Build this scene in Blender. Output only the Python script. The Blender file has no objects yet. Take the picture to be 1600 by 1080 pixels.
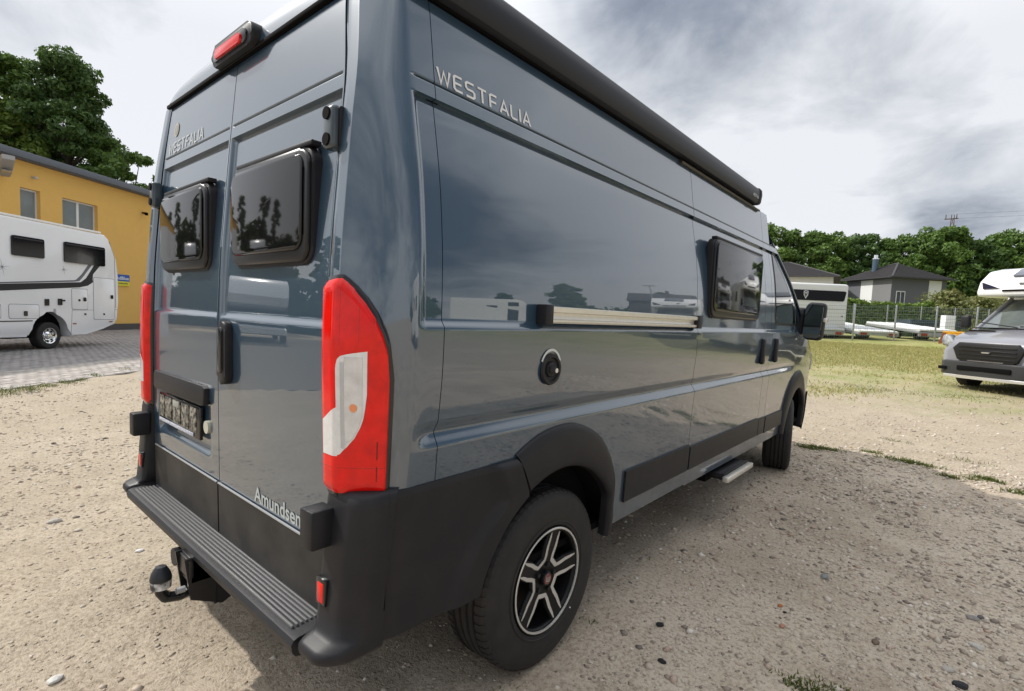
import bpy, bmesh, math, random
import numpy as np
from mathutils import Vector, Matrix
def R_(a): return np.radians(a) if isinstance(a, np.ndarray) else math.radians(a)
scene = bpy.context.scene
col = scene.collection
rng = np.random.default_rng(7)
random.seed(7)

# ------------------------------------------------------------------ camera
cd = bpy.data.cameras.new('camera')
cam = bpy.data.objects.new('camera', cd)
col.objects.link(cam)
CAMP = (2.1726, -0.6332, 1.4211)
YAW, PIT, ROL = 0.6964, 0.0733, 0.0446
fw = Vector((-math.sin(YAW)*math.cos(PIT), math.cos(YAW)*math.cos(PIT), -math.sin(PIT)))
rt = fw.cross(Vector((0, 0, 1))).normalized()
up = rt.cross(fw)
rt2 = rt*math.cos(ROL)+up*math.sin(ROL)
up2 = -rt*math.sin(ROL)+up*math.cos(ROL)
m = Matrix.Identity(4)
for i in range(3):
    m[i][0] = rt2[i]; m[i][1] = up2[i]; m[i][2] = -fw[i]; m[i][3] = CAMP[i]
cam.matrix_world = m
cd.sensor_fit = 'HORIZONTAL'
cd.sensor_width = 36
cd.lens = 804.72/1600*36
cd.shift_x = -16.626/1600
cd.shift_y = 12.532/1600
cd.clip_start = 0.05
cd.clip_end = 3000
scene.camera = cam

# ------------------------------------------------------------------ world
SUN_T = Vector((1.0, 0.42, -1.0)).normalized()      # direction the light travels
SUN_EL = math.asin(-SUN_T.z)
w = bpy.data.worlds.new('World'); scene.world = w
w.use_nodes = True
nt = w.node_tree; nt.nodes.clear()
class NB:
    def __init__(s, nt): s.nt = nt
    def n(s, t, **k):
        o = s.nt.nodes.new(t)
        for a, b in k.items():
            if a.startswith('_'): continue
            setattr(o, a, b)
        return o
    def link(s, a, b): s.nt.links.new(a, b)
    def inp(s, node, i, v):
        if v is None: return
        if hasattr(v, 'is_output') or isinstance(v, bpy.types.NodeSocket): s.link(v, node.inputs[i])
        else: node.inputs[i].default_value = v
    def math(s, op, a, b=None, c=None, clamp=False):
        o = s.n('ShaderNodeMath', operation=op); o.use_clamp = clamp
        s.inp(o, 0, a); s.inp(o, 1, b); s.inp(o, 2, c); return o.outputs[0]
    def vmath(s, op, a, b=None, out=0):
        o = s.n('ShaderNodeVectorMath', operation=op); s.inp(o, 0, a); s.inp(o, 1, b); return o.outputs[out]
    def noise(s, vec, scale, detail=4, rough=.5, dist=0, out=0):
        o = s.n('ShaderNodeTexNoise'); s.inp(o, 'Vector', vec)
        o.inputs['Scale'].default_value = scale; o.inputs['Detail'].default_value = detail
        o.inputs['Roughness'].default_value = rough; o.inputs['Distortion'].default_value = dist
        return o.outputs[out]
    def ramp(s, fac, stops, interp='LINEAR'):
        o = s.n('ShaderNodeValToRGB'); cr = o.color_ramp; cr.interpolation = interp
        while len(cr.elements) < len(stops): cr.elements.new(.5)
        for e, (p, c) in zip(cr.elements, stops):
            e.position = p; e.color = (*c, 1) if len(c) == 3 else c
        s.inp(o, 0, fac); return o.outputs[0]
    def mix(s, fac, a, b, mode='MIX'):
        o = s.n('ShaderNodeMix', data_type='RGBA', blend_type=mode)
        s.inp(o, 0, fac)
        for i, v in ((6, a), (7, b)):
            if isinstance(v, tuple) and len(v) == 3: v = (*v, 1)
            s.inp(o, i, v)
        return o.outputs[2]
    def mapr(s, v, a, b, c=0., d=1.):
        o = s.n('ShaderNodeMapRange'); s.inp(o, 0, v)
        for i, q in enumerate((a, b, c, d)): s.inp(o, i+1, q)
        return o.outputs[0]
b = NB(nt)
tc = b.n('ShaderNodeTexCoord').outputs['Generated']
nrm = b.vmath('NORMALIZE', tc)
sep = b.n('ShaderNodeSeparateXYZ'); b.link(nrm, sep.inputs[0])
X, Y, Z = sep.outputs
zz = b.math('ADD', b.math('MAXIMUM', Z, 0.0), 0.22)
comb = b.n('ShaderNodeCombineXYZ'); b.link(b.math('DIVIDE', X, zz), comb.inputs[0]); b.link(b.math('DIVIDE', Y, zz), comb.inputs[1])
P = comb.outputs[0]
n1 = b.noise(P, 0.75, 6, .55, .6)
n2 = b.noise(P, 2.1, 7, .6, .4)
n3 = b.noise(nrm, 2.2, 5, .55, .3)
dens = b.math('ADD', b.math('MULTIPLY', n1, .50), b.math('MULTIPLY', n2, .50))
ndist = b.noise(nrm, 3.0, 5, .55, 0, out=1)
nd = b.vmath('ADD', nrm, b.vmath('MULTIPLY', b.vmath('SUBTRACT', ndist, (.5, .5, .5)), (.30, .30, .22)))
nd = b.vmath('NORMALIZE', nd)
def lobe(d, width, amp):
    d = Vector(d).normalized()
    dt = b.vmath('DOT_PRODUCT', nd, tuple(d), out=1)
    return b.math('MULTIPLY', b.mapr(dt, math.cos(width), 1.0, 0., 1.), amp)
LOBES = []
def addlobes(lst):
    tot = None
    for d, wd, am in lst:
        l = lobe(d, wd, am)
        tot = l if tot is None else b.math('ADD', tot, l)
    return tot
SKYLOBES = [((-.30, .82, .54), .27, .66), ((-.42, .74, .62), .25, .35), ((.0, .93, .36), .2, .22), ((-.10, .95, .33), .12, .22), ((-.06, .98, .17), .13, .34), ((.03, .98, .20), .12, .25),
            ((-.94, .12, .34), .16, .40), ((-.99, .1, .15), .12, -.2),
            ((.85, .25, .50), .70, .95), ((.75, .65, .22), .30, .50), ((.80, .58, .42), .22, .45), ((.9, .42, .10), .22, -.15), ((.55, -.72, .42), .60, .75), ((-.80, -.42, .48), .65, -.45)]
dark = addlobes(SKYLOBES)
val = b.math('SUBTRACT', b.math('ADD', b.math('MULTIPLY', b.math('SUBTRACT', dens, .5), 2.5), 1.04), dark)
cloud = b.ramp(val, [(0.0, (.16, .19, .25)), (.3, (.32, .355, .42)), (.60, (.63, .66, .71)), (.92, (.92, .935, .97))])
sky = b.n('ShaderNodeTexSky', sky_type='NISHITA'); sky.sun_disc = False
sky.sun_elevation = SUN_EL
sky.sun_rotation = math.atan2(-SUN_T.x, -SUN_T.y)
skys = b.vmath('SCALE', sky.outputs[0]); skys.node.inputs[3].default_value = 0.10
skyc = b.mix(0.90, skys, b.vmath('SCALE', cloud)); zb = b.mapr(Z, .40, 1.0, 1.0, 2.0)   # brighter towards the zenith like an overcast sky, added to lift the shaded ground
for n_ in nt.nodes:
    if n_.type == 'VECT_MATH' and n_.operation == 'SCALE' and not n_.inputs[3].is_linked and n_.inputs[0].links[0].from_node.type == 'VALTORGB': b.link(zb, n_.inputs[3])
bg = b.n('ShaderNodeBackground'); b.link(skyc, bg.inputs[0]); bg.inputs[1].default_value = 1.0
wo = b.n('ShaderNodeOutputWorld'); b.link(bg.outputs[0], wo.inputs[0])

sl = bpy.data.lights.new('sun', 'SUN'); sl.energy = 3.8; sl.angle = R_(1.2); sl.color = (1, .955, .89)
so = bpy.data.objects.new('sun', sl); col.objects.link(so)
so.rotation_euler = SUN_T.to_track_quat('-Z', 'Y').to_euler()
so.location = (-20, -8, 25)
vs = scene.view_settings
vs.view_transform = 'Standard'; vs.look = 'None'; vs.exposure = 0; vs.gamma = 1; vs.use_curve_mapping = False
scene.render.engine = 'CYCLES'

# ------------------------------------------------------------------ helpers
MATS = {}
def mat(name, c=(.5, .5, .5), rough=.5, metal=0, spec=.5, coat=0, noise=None, bump=None, trans=0, ior=1.45, coatr=.03, roughnoise=0, emis=None):
    """noise=(scale, amount[, color2]); bump=(scale, strength, distance)"""
    if name in MATS: return MATS[name]
    mt = bpy.data.materials.new(name); mt.use_nodes = True
    nt = mt.node_tree; p = nt.nodes['Principled BSDF']; b = NB(nt)
    p.inputs['Base Color'].default_value = (*c, 1)
    p.inputs['Roughness'].default_value = rough
    p.inputs['Metallic'].default_value = metal
    p.inputs['Specular IOR Level'].default_value = spec
    p.inputs['IOR'].default_value = ior
    p.inputs['Coat Weight'].default_value = coat
    p.inputs['Coat Roughness'].default_value = coatr
    p.inputs['Transmission Weight'].default_value = trans
    oc = b.n('ShaderNodeTexCoord').outputs['Object']
    if noise:
        n = b.noise(oc, noise[0], 5, .6)
        c2 = noise[2] if len(noise) > 2 else tuple(x*.6 for x in c)
        f = b.mapr(n, .35, .68, 0., noise[1])
        b.link(b.mix(f, c, c2), p.inputs['Base Color'])
        if roughnoise:
            b.link(b.mapr(n, .3, .7, rough-roughnoise, rough+roughnoise), p.inputs['Roughness'])
    if bump:
        bn = b.n('ShaderNodeBump'); bn.inputs['Strength'].default_value = bump[1]; bn.inputs['Distance'].default_value = bump[2]
        b.link(b.noise(oc, bump[0], 4, .6), bn.inputs['Height']); b.link(bn.outputs[0], p.inputs['Normal'])
    MATS[name] = mt
    return mt

def link(o, parent=None):
    col.objects.link(o)
    if parent is not None: o.parent = parent
    return o
def tag(o, label=None, cat=None, group=None, kind=None):
    if label: o['label'] = label
    if cat: o['category'] = cat
    if group: o['group'] = group
    if kind: o['kind'] = kind
    return o
def empty(name, loc=(0, 0, 0), rz=0, label=None, cat=None, group=None):
    o = bpy.data.objects.new(name, None); o.empty_display_size = .3
    o.location = loc; o.rotation_euler = (0, 0, rz); link(o)
    return tag(o, label, cat, group)
def meshobj(name, verts, faces, mt, parent=None, smooth=False, kind=None):
    me = bpy.data.meshes.new(name)
    me.from_pydata([tuple(map(float, v)) for v in verts], [], faces)
    if smooth: me.polygons.foreach_set('use_smooth', [True]*len(me.polygons))
    if mt: me.materials.append(mt)
    me.update()
    o = bpy.data.objects.new(name, me); link(o, parent)
    if kind: o['kind'] = kind
    return o
def npmesh(name, V, F, mt, parent=None, smooth=False, kind=None):
    """V (n,3), F (m,k) numpy"""
    me = bpy.data.meshes.new(name)
    V = np.asarray(V, np.float32); F = np.asarray(F, np.int32)
    k = F.shape[1]
    me.vertices.add(len(V)); me.vertices.foreach_set('co', V.ravel())
    me.loops.add(F.size); me.loops.foreach_set('vertex_index', F.ravel())
    me.polygons.add(len(F)); me.polygons.foreach_set('loop_start', np.arange(0, F.size, k, dtype=np.int32))
    me.polygons.foreach_set('loop_total', np.full(len(F), k, np.int32))
    if smooth: me.polygons.foreach_set('use_smooth', np.ones(len(F), bool))
    me.update(calc_edges=True)
    if mt: me.materials.append(mt)
    o = bpy.data.objects.new(name, me); link(o, parent)
    if kind: o['kind'] = kind
    return o
class BM:
    """collects shapes into one mesh"""
    def __init__(s): s.bm = bmesh.new()
    def box(s, lo, hi, bev=0, seg=2, rot=None, pivot=None):
        lo = Vector(lo); hi = Vector(hi)
        r = bmesh.ops.create_cube(s.bm, size=1)
        vs = r['verts']; c = (lo+hi)/2; d = hi-lo
        for v in vs: v.co = Vector((v.co.x*d.x, v.co.y*d.y, v.co.z*d.z))+c
        if bev:
            es = list({e for v in vs for e in v.link_edges})
            rr = bmesh.ops.bevel(s.bm, geom=es, offset=bev, segments=seg, affect='EDGES', profile=.5)
            vs = list({v for f in rr['faces'] for v in f.verts} | {v for v in vs if v.is_valid})
        if rot:
            bmesh.ops.rotate(s.bm, verts=vs, cent=pivot or c, matrix=rot)
        return vs
    def prism(s, prof, a, b_, axis='x', bev=0, seg=2):
        """prof: list of 2D points; extruded along axis from a to b_. axis x: (y,z); y: (x,z); z: (x,y)"""
        def P(p, t): return {'x': (t, p[0], p[1]), 'y': (p[0], t, p[1]), 'z': (p[0], p[1], t)}[axis]
        A = [s.bm.verts.new(P(p, a)) for p in prof]; B = [s.bm.verts.new(P(p, b_)) for p in prof]
        n = len(prof); fs = []
        for i in range(n): fs.append(s.bm.faces.new((A[i], A[(i+1) % n], B[(i+1) % n], B[i])))
        fs.append(s.bm.faces.new(A[::-1])); fs.append(s.bm.faces.new(B))
        vs = A+B
        if bev:
            es = list({e for f in fs[-2:] for e in f.edges}) if bev > 0 else list({e for f in fs for e in f.edges})
            rr = bmesh.ops.bevel(s.bm, geom=es, offset=abs(bev), segments=seg, affect='EDGES', profile=.5)
            vs = list({v for f in rr['faces'] for v in f.verts} | {v for v in vs if v.is_valid})
        return vs
    def cyl(s, p0, p1, r0, r1=None, n=16, caps=True):
        p0 = Vector(p0); p1 = Vector(p1); r1 = r0 if r1 is None else r1
        d = (p1-p0).normalized(); a = d.orthogonal().normalized(); c = d.cross(a)
        A = []; B = []
        for i in range(n):
            t = 2*math.pi*i/n; q = a*math.cos(t)+c*math.sin(t)
            A.append(s.bm.verts.new(p0+q*r0)); B.append(s.bm.verts.new(p1+q*r1))
        for i in range(n): s.bm.faces.new((A[i], A[(i+1) % n], B[(i+1) % n], B[i]))
        if caps: s.bm.faces.new(A[::-1]); s.bm.faces.new(B)
        return A+B
    def tube(s, pts, r, n=8):
        for p, q in zip(pts[:-1], pts[1:]):
            s.cyl(p, q, r if not callable(r) else r(0), n=n)
    def lathe(s, prof, org, axis='x', n=48, flip=False):
        """prof list of (axial, radius)"""
        rings = []
        for a, r in prof:
            ring = []
            for i in range(n):
                t = 2*math.pi*i/n
                c, q = r*math.cos(t), r*math.sin(t)
                v = {'x': (a, c, q), 'z': (c, q, a), 'y': (c, a, q)}[axis]
                ring.append(s.bm.verts.new(Vector(v)+Vector(org)))
            rings.append(ring)
        for A, B in zip(rings[:-1], rings[1:]):
            for i in range(n):
                s.bm.faces.new((A[i], A[(i+1) % n], B[(i+1) % n], B[i]))
        return rings
    def poly(s, pts):
        return s.bm.faces.new([s.bm.verts.new(p) for p in pts])
    def ellipsoid(s, c, r, sub=2):
        rr = bmesh.ops.create_icosphere(s.bm, subdivisions=sub, radius=1)
        for v in rr['verts']: v.co = Vector((v.co.x*r[0]+c[0], v.co.y*r[1]+c[1], v.co.z*r[2]+c[2]))
        return rr['verts']
    def xf(s, M):
        for v in s.bm.verts: v.co = M @ v.co
        return s
    def build(s, name, mt, parent=None, smooth=True, angle=35, kind=None):
        bmesh.ops.recalc_face_normals(s.bm, faces=s.bm.faces[:])
        me = bpy.data.meshes.new(name)
        s.bm.to_mesh(me); s.bm.free()
        if smooth:
            me.polygons.foreach_set('use_smooth', [True]*len(me.polygons))
            me.set_sharp_from_angle(angle=R_(angle))
        if mt: me.materials.append(mt)
        o = bpy.data.objects.new(name, me); link(o, parent)
        if kind: o['kind'] = kind
        return o
def box(name, lo, hi, mt, parent=None, bev=.004, seg=2):
    q = BM(); q.box(lo, hi, bev, seg); return q.build(name, mt, parent)
def copy_obj(o, parent=None):
    c = o.copy(); col.objects.link(c); c.parent = parent
    for ch in list(o.children): copy_obj(ch, c)
    return c

def rrect(w_, h_, r, n=6, cx=0, cy=0):
    """rounded rect outline ccw"""
    pts = []
    for qx, qy, a0 in ((1, 1, 0), (-1, 1, 90), (-1, -1, 180), (1, -1, 270)):
        for i in range(n+1):
            a = R_(a0+90*i/n)
            pts.append((cx+qx*(w_/2-r)+r*math.cos(a), cy+qy*(h_/2-r)+r*math.sin(a)))
    return pts
def text_tris(txt, size=1.0, bold=0.0, shear=0):
    cu = bpy.data.curves.new('txt', 'FONT'); cu.body = txt; cu.size = size; cu.offset = bold; cu.resolution_u = 3; cu.shear = shear
    o = bpy.data.objects.new('txt', cu); col.objects.link(o)
    dg = bpy.context.evaluated_depsgraph_get()
    me = o.evaluated_get(dg).to_mesh()
    me.calc_loop_triangles()
    V = np.array([v.co[:2] for v in me.vertices]); F = [tuple(t.vertices) for t in me.loop_triangles]
    o.evaluated_get(dg).to_mesh_clear()
    bpy.data.objects.remove(o); bpy.data.curves.remove(cu)
    V = V-V.min(0)
    return V, F
def stroke_text(txt, t=.14, gap=.22):
    """squared wide sans capitals, height 1; returns V,F,width"""
    G = {'W': [[(0, 1), (.22, 0), (.45, .85), (.68, 0), (.9, 1)]],
         'E': [[(.62, 1), (.12, 1), (0, .88), (0, .12), (.12, 0), (.62, 0)], [(0, .5), (.56, .5)]],
         'S': [[(.64, 1), (.12, 1), (0, .88), (0, .62), (.12, .5), (.54, .5), (.66, .38), (.66, .12), (.54, 0), (0, 0)]],
         'T': [[(0, 1), (.72, 1)], [(.36, 1), (.36, 0)]],
         'F': [[(.6, 1), (.12, 1), (0, .88), (0, 0)], [(0, .48), (.54, .48)]],
         'A': [[(0, 0), (.36, 1), (.72, 0)], [(.16, .3), (.56, .3)]],
         'L': [[(0, 1), (0, .12), (.12, 0), (.56, 0)]],
         'I': [[(0, 1), (0, 0)]], 'X': [[(0, 1), (.7, 0)], [(0, 0), (.7, 1)]]}
    V = []; F = []; x = 0
    for ch in txt:
        wmax = 0
        for pl in G[ch]:
            n = len(pl); P_ = [np.array(p, float) for p in pl]
            L = []; Rr = []
            for i in range(n):
                d0 = P_[i]-P_[i-1] if i else P_[1]-P_[0]
                d1 = P_[i+1]-P_[i] if i < n-1 else d0
                d0 = d0/np.linalg.norm(d0); d1 = d1/np.linalg.norm(d1)
                nn = np.array([-(d0+d1)[1], (d0+d1)[0]]); nn /= np.linalg.norm(nn)
                c = max(.5, nn @ np.array([-d1[1], d1[0]]))
                L.append(P_[i]+nn*t/2/c); Rr.append(P_[i]-nn*t/2/c)
            k = len(V)
            V += [l+[x, 0] for l in L]+[r+[x, 0] for r in Rr]
            for i in range(n-1): F.append((k+i, k+n+i, k+n+i+1, k+i+1))
            wmax = max(wmax, max(p[0] for p in pl))
        x += wmax+gap+t*.4
    return np.array(V), F, x-gap

# value noise for geometry
def vnoise(x, y, seed=0):
    xi = np.floor(x).astype(int); yi = np.floor(y).astype(int); fx = x-xi; fy = y-yi
    fx = fx*fx*(3-2*fx); fy = fy*fy*(3-2*fy)
    def h(a, c):
        n = (a*374761393+c*668265263+seed*974634777) & 0x7fffffff
        n = ((n ^ (n >> 13))*1274126177) & 0x7fffffff
        return ((n ^ (n >> 16)) & 0xffff)/65535.
    return (h(xi, yi)*(1-fx)+h(xi+1, yi)*fx)*(1-fy)+(h(xi, yi+1)*(1-fx)+h(xi+1, yi+1)*fx)*fy-.5
def sstep(a, c, x):
    t = np.clip((x-a)/(c-a), 0, 1); return t*t*(3-2*t)
def terrain(x, y):
    """gentle rise of the field beyond the yard"""
    x = np.asarray(x, float); y = np.asarray(y, float)
    yy = np.clip(y-7, 0, 32)
    g = .036*(np.sqrt(yy*yy+1)-1)*sstep(-13, -7, x)
    return g
def ground_z(x, y, fine=True):
    g = terrain(x, y)
    near = 1-sstep(9, 16, np.hypot(x, y-3))
    n = vnoise(x*1.1, y*1.1, 1)*.035+vnoise(x*3.7, y*3.7, 2)*.016+vnoise(x*11, y*11, 3)*.009+vnoise(x*27, y*27, 4)*.006
    dish = -.0
    return g+n*near*(1-sstep(-8.2, -9.2, x)) + dish
# ------------------------------------------------------------------ materials
def ground_material():
    mt = bpy.data.materials.new('ground_sand'); mt.use_nodes = True
    nt = mt.node_tree; p = nt.nodes['Principled BSDF']; b = NB(nt)
    oc = b.n('ShaderNodeTexCoord').outputs['Object']
    sp = b.n('ShaderNodeSeparateXYZ'); b.link(oc, sp.inputs[0]); X, Y, Z = sp.outputs
    nb = b.noise(oc, .55, 5, .6); nm = b.noise(oc, 2.6, 6, .7); nf = b.noise(oc, 52, 4, .75); ng = b.noise(oc, 190, 2, .6)
    sand = b.mix(b.mapr(nb, .35, .65), (.455, .385, .29), (.525, .45, .35))
    sand = b.mix(b.mapr(nm, .42, .72, 0, .5), sand, (.335, .275, .20))
    gravel = b.mix(b.mapr(nm, .35, .65), (.56, .47, .365), (.64, .55, .44))
    gravel = b.mix(b.mapr(b.noise(oc, .9, 5, .65), .45, .62, 0, .8), gravel, (.43, .355, .27))
    # gravelly part: right of the van and up to its front end
    fy = b.mapr(b.math('ADD', Y, b.math('MULTIPLY', nm, 1.2)), 6.3, 7.3, 1, 0)
    fx = b.mapr(b.math('ADD', X, b.math('MULTIPLY', nm, 1.5)), -.2, 1.6, 0, 1)
    c = b.mix(b.math('MULTIPLY', fx, fy), sand, gravel)
    c = b.mix(b.mapr(nf, .34, .52, .72, 0), c, (.20, .155, .105))
    c = b.mix(b.mapr(nf, .58, .75, 0, .6), c, (.76, .68, .56))
    c = b.mix(b.mapr(ng, .3, .7, .28, 0), c, (.10, .08, .055))
    # dry grass field
    ngr = b.noise(oc, 1.1, 6, .7); ngf = b.noise(oc, 14, 4, .7)
    gy = b.math('ADD', Y, b.math('MULTIPLY', b.math('SUBTRACT', ngr, .5), 9.0))
    gm = b.math('MULTIPLY', b.mapr(gy, 9.6, 15.5, 0, 1), b.mapr(X, -10, -8.5, 0, 1))
    gcol = b.mix(b.mapr(ngr, .4, .6), (.44, .375, .19), (.22, .26, .065))
    gcol = b.mix(b.mapr(ngf, .40, .75), gcol, (.17, .20, .05))
    far = b.mapr(Y, 17, 26, 0, 1)
    gm2 = b.math('MULTIPLY', gm, b.math('MAXIMUM', far, b.mapr(ngf, .36, .56, .15, 1)))
    c = b.mix(gm2, c, gcol)
    b.link(c, p.inputs['Base Color']); p.inputs['Roughness'].default_value = .95; p.inputs['Specular IOR Level'].default_value = .15
    h = b.math('ADD', b.math('MULTIPLY', nf, .010), b.math('MULTIPLY', ng, .004))
    h = b.math('ADD', h, b.math('MULTIPLY', nm, .015)); h = b.math('ADD', h, b.math('MULTIPLY', b.noise(oc, 14, 5, .7), .012))
    bn = b.n('ShaderNodeBump'); bn.inputs['Strength'].default_value = .8; bn.inputs['Distance'].default_value = 1.0
    b.link(h, bn.inputs['Height']); b.link(bn.outputs[0], p.inputs['Normal'])
    return mt
def island_mat(name, cols, rough=.9, transl=0.0, spec=.2):
    mt = bpy.data.materials.new(name); mt.use_nodes = True
    nt = mt.node_tree; p = nt.nodes['Principled BSDF']; b = NB(nt)
    ri = b.n('ShaderNodeNewGeometry').outputs['Random Per Island']
    c = b.ramp(ri, [(i/(len(cols)-1), x) for i, x in enumerate(cols)])
    b.link(c, p.inputs['Base Color']); p.inputs['Roughness'].default_value = rough; p.inputs['Specular IOR Level'].default_value = spec
    if transl:
        out = nt.nodes['Material Output']
        t = b.n('ShaderNodeBsdfTranslucent'); b.link(c, t.inputs[0])
        ms = b.n('ShaderNodeMixShader'); ms.inputs[0].default_value = transl
        b.link(p.outputs[0], ms.inputs[1]); b.link(t.outputs[0], ms.inputs[2]); b.link(ms.outputs[0], out.inputs[0])
    return mt

PAINT = mat('paint_blue_grey', (.026, .058, .094), .32, .10, .5, coat=1, coatr=.008, noise=(1.2, .12, (.07, .105, .13)))
PAINT.node_tree.nodes['Principled BSDF'].inputs['Coat IOR'].default_value = 1.98
def road_dust(m):
    nt = m.node_tree; p = nt.nodes['Principled BSDF']; b = NB(nt)
    oc = b.n('ShaderNodeTexCoord').outputs['Object']; sp = b.n('ShaderNodeSeparateXYZ'); b.link(oc, sp.inputs[0])
    st = b.n('ShaderNodeMapping'); st.inputs['Scale'].default_value = (1, 1, .25); b.link(oc, st.inputs[0])
    n1 = b.noise(st.outputs[0], 16, 5, .7); n2 = b.noise(oc, 3, 4, .6); n3 = b.noise(oc, 140, 2, .5)
    f = b.math('MULTIPLY', b.mapr(sp.outputs[2], 1.05, .42, 0, .16), b.mapr(n1, .3, .75, .15, 1))
    f = b.math('ADD', f, b.math('MULTIPLY', b.mapr(n2, .45, .8, 0, .05), b.mapr(n1, .4, .7)))
    f = b.math('ADD', f, b.mapr(n3, .72, .78, 0, .10))
    src = p.inputs['Base Color'].links[0].from_socket
    b.link(b.mix(f, src, (.30, .265, .22)), p.inputs['Base Color'])
    b.link(b.math('ADD', b.math('MULTIPLY', f, .5), .008), p.inputs['Coat Roughness'])
    b.link(b.math('SUBTRACT', 1.0, b.math('MULTIPLY', f, 1.2), clamp=True), p.inputs['Coat Weight'])
road_dust(PAINT)
PLAST = mat('black_plastic', (.015, .0152, .018), .46, spec=.30, noise=(9, .5, (.026, .025, .026)), bump=(420, .25, .001))
PLASTD = mat('dusty_black_plastic', (.018, .0175, .018), .5, spec=.32, noise=(6, .8, (.05, .046, .041)), bump=(300, .25, .001))
DARK = mat('dark_cavity', (.006, .006, .006), .9, spec=.1)
RUBBER = mat('tyre_rubber', (.022, .021, .021), .62, spec=.35, noise=(14, .55, (.04, .037, .034)), bump=(180, .2, .001))
GLOSSB = mat('gloss_black', (.010, .010, .011), .14, coat=.3)
SMOKE = mat('smoked_acrylic', (.008, .008, .009), .05, spec=.5)
PANEE = mat('pane_edge', (.010, .010, .011), .3)
GLASSD = mat('dark_glass', (.008, .012, .012), .02, spec=.8)
RED = mat('red_lens', (.80, .008, .004), .10, spec=.35, coat=.25, noise=(16, .6, (.42, .003, .002)), bump=(70, .10, .002))
WLENS = mat('clear_lens', (.72, .72, .70), .10, coat=1, noise=(30, .5, (.5, .5, .5)), bump=(70, .2, .002))
AMBER = mat('amber_bulb', (.75, .28, .12), .3)
ALU = mat('aluminium', (.78, .75, .68), .35, metal=.55, noise=(30, .3, (.62, .58, .50)))
SILV = mat('silver_paint', (.62, .62, .60), .28, metal=.75)
SILVC = mat('machined_silver', (.70, .69, .66), .25, metal=.6)
WHITE = mat('white_paint', (.80, .81, .82), .25, coat=.6, noise=(1.2, .15, (.72, .73, .74)))
WLET = mat('silver_lettering', (.70, .70, .68), .35)
GREYP = mat('grey_paint', (.21, .215, .24), .3, coat=1)
AWN = mat('anthracite_awning', (.024, .026, .032), .45, spec=.3, noise=(2, .3, (.030, .033, .039)))
STEEL = mat('zinc_steel', (.42, .43, .44), .45, metal=.6, noise=(6, .5, (.28, .29, .3)))
CHROME = mat('chrome', (.85, .85, .85), .08, metal=1)

# ------------------------------------------------------------------ campervan
van = empty('campervan', (0, 0, 0), 0, 'large dark blue-grey high-roof camper van with silver wheels seen from its rear right corner', 'camper van')

def table(pts, sm=.03):
    zs = np.linspace(.2, 2.7, 1251); v = np.interp(zs, [p[0] for p in pts], [p[1] for p in pts])
    k = np.exp(-.5*(np.arange(-60, 61)*.002/sm)**2); k /= k.sum()
    v = np.convolve(np.pad(v, 60, 'edge'), k, 'valid')
    return lambda z: np.interp(z, zs, v)
Wf = table([(.3, .965), (.43, .985), (.9, 1.003), (1.2, 1.022), (1.4, 1.026), (1.6, 1.021), (1.8, 1.000), (2.08, .946), (2.34, .908), (2.6, .82)], .05)
XD = table([(.3, .835), (.9, .826), (1.4, .808), (2.07, .803), (2.33, .755), (2.6, .70)], .05)
YR = table([(.3, .145), (.7, .138), (1.3, .130), (1.6, .140), (1.97, .168), (2.33, .200), (2.6, .26)], .05)
YW = table([(.3, 5.93), (.6, 5.99), (.9, 6.0), (1.08, 5.93), (1.25, 5.68), (1.44, 5.22), (1.6, 4.98), (1.82, 4.68), (2.03, 4.36), (2.2, 4.05), (2.34, 3.72), (2.6, 3.2)], .04)
def ramp1(x, a, b): return np.clip((x-a)/(b-a), 0, 1)
def relief_side(s, z):
    m = sstep(.296, .312, s)*(1-sstep(3.9, 4.1, s)*0)
    pan = sstep(1.372, 1.400, z)*(1-ramp1(z, 2.038, 2.0415))*.015*(1+.35*ramp1(z, 2.02, 2.038))
    gr = np.exp(-((z-2.087)/.0028)**2)*.008
    cov = sstep(1.012, 1.062, z)*.022*(1-sstep(1.060, 1.100, z)*.72)*(1-ramp1(z, 1.09, 1.24))
    m2 = sstep(.27, .36, s)*(1-sstep(4.55, 4.8, s))
    return m*(pan+gr)+m2*cov
def relief_rear(s, z):
    m = sstep(-.985, -.965, s)*(1-sstep(-.03, -.012, s))
    pan = sstep(1.358, 1.385, z)*(1-ramp1(z, 2.038, 2.0415))*.013*(1+.35*ramp1(z, 2.02, 2.038))
    gr = np.exp(-((z-2.087)/.0028)**2)*.008
    lo = np.exp(-((z-.735)/.02)**2)*0
    return m*(pan+gr+lo)
CU_ = np.linspace(0, 1, 200)
CY_ = 3*CU_*(1-CU_)**2*.24+3*CU_**2*(1-CU_)*.5+CU_**3
CX_ = 3*CU_*(1-CU_)**2*.40+3*CU_**2*(1-CU_)*1.0+CU_**3
PLATE = [0]
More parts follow.
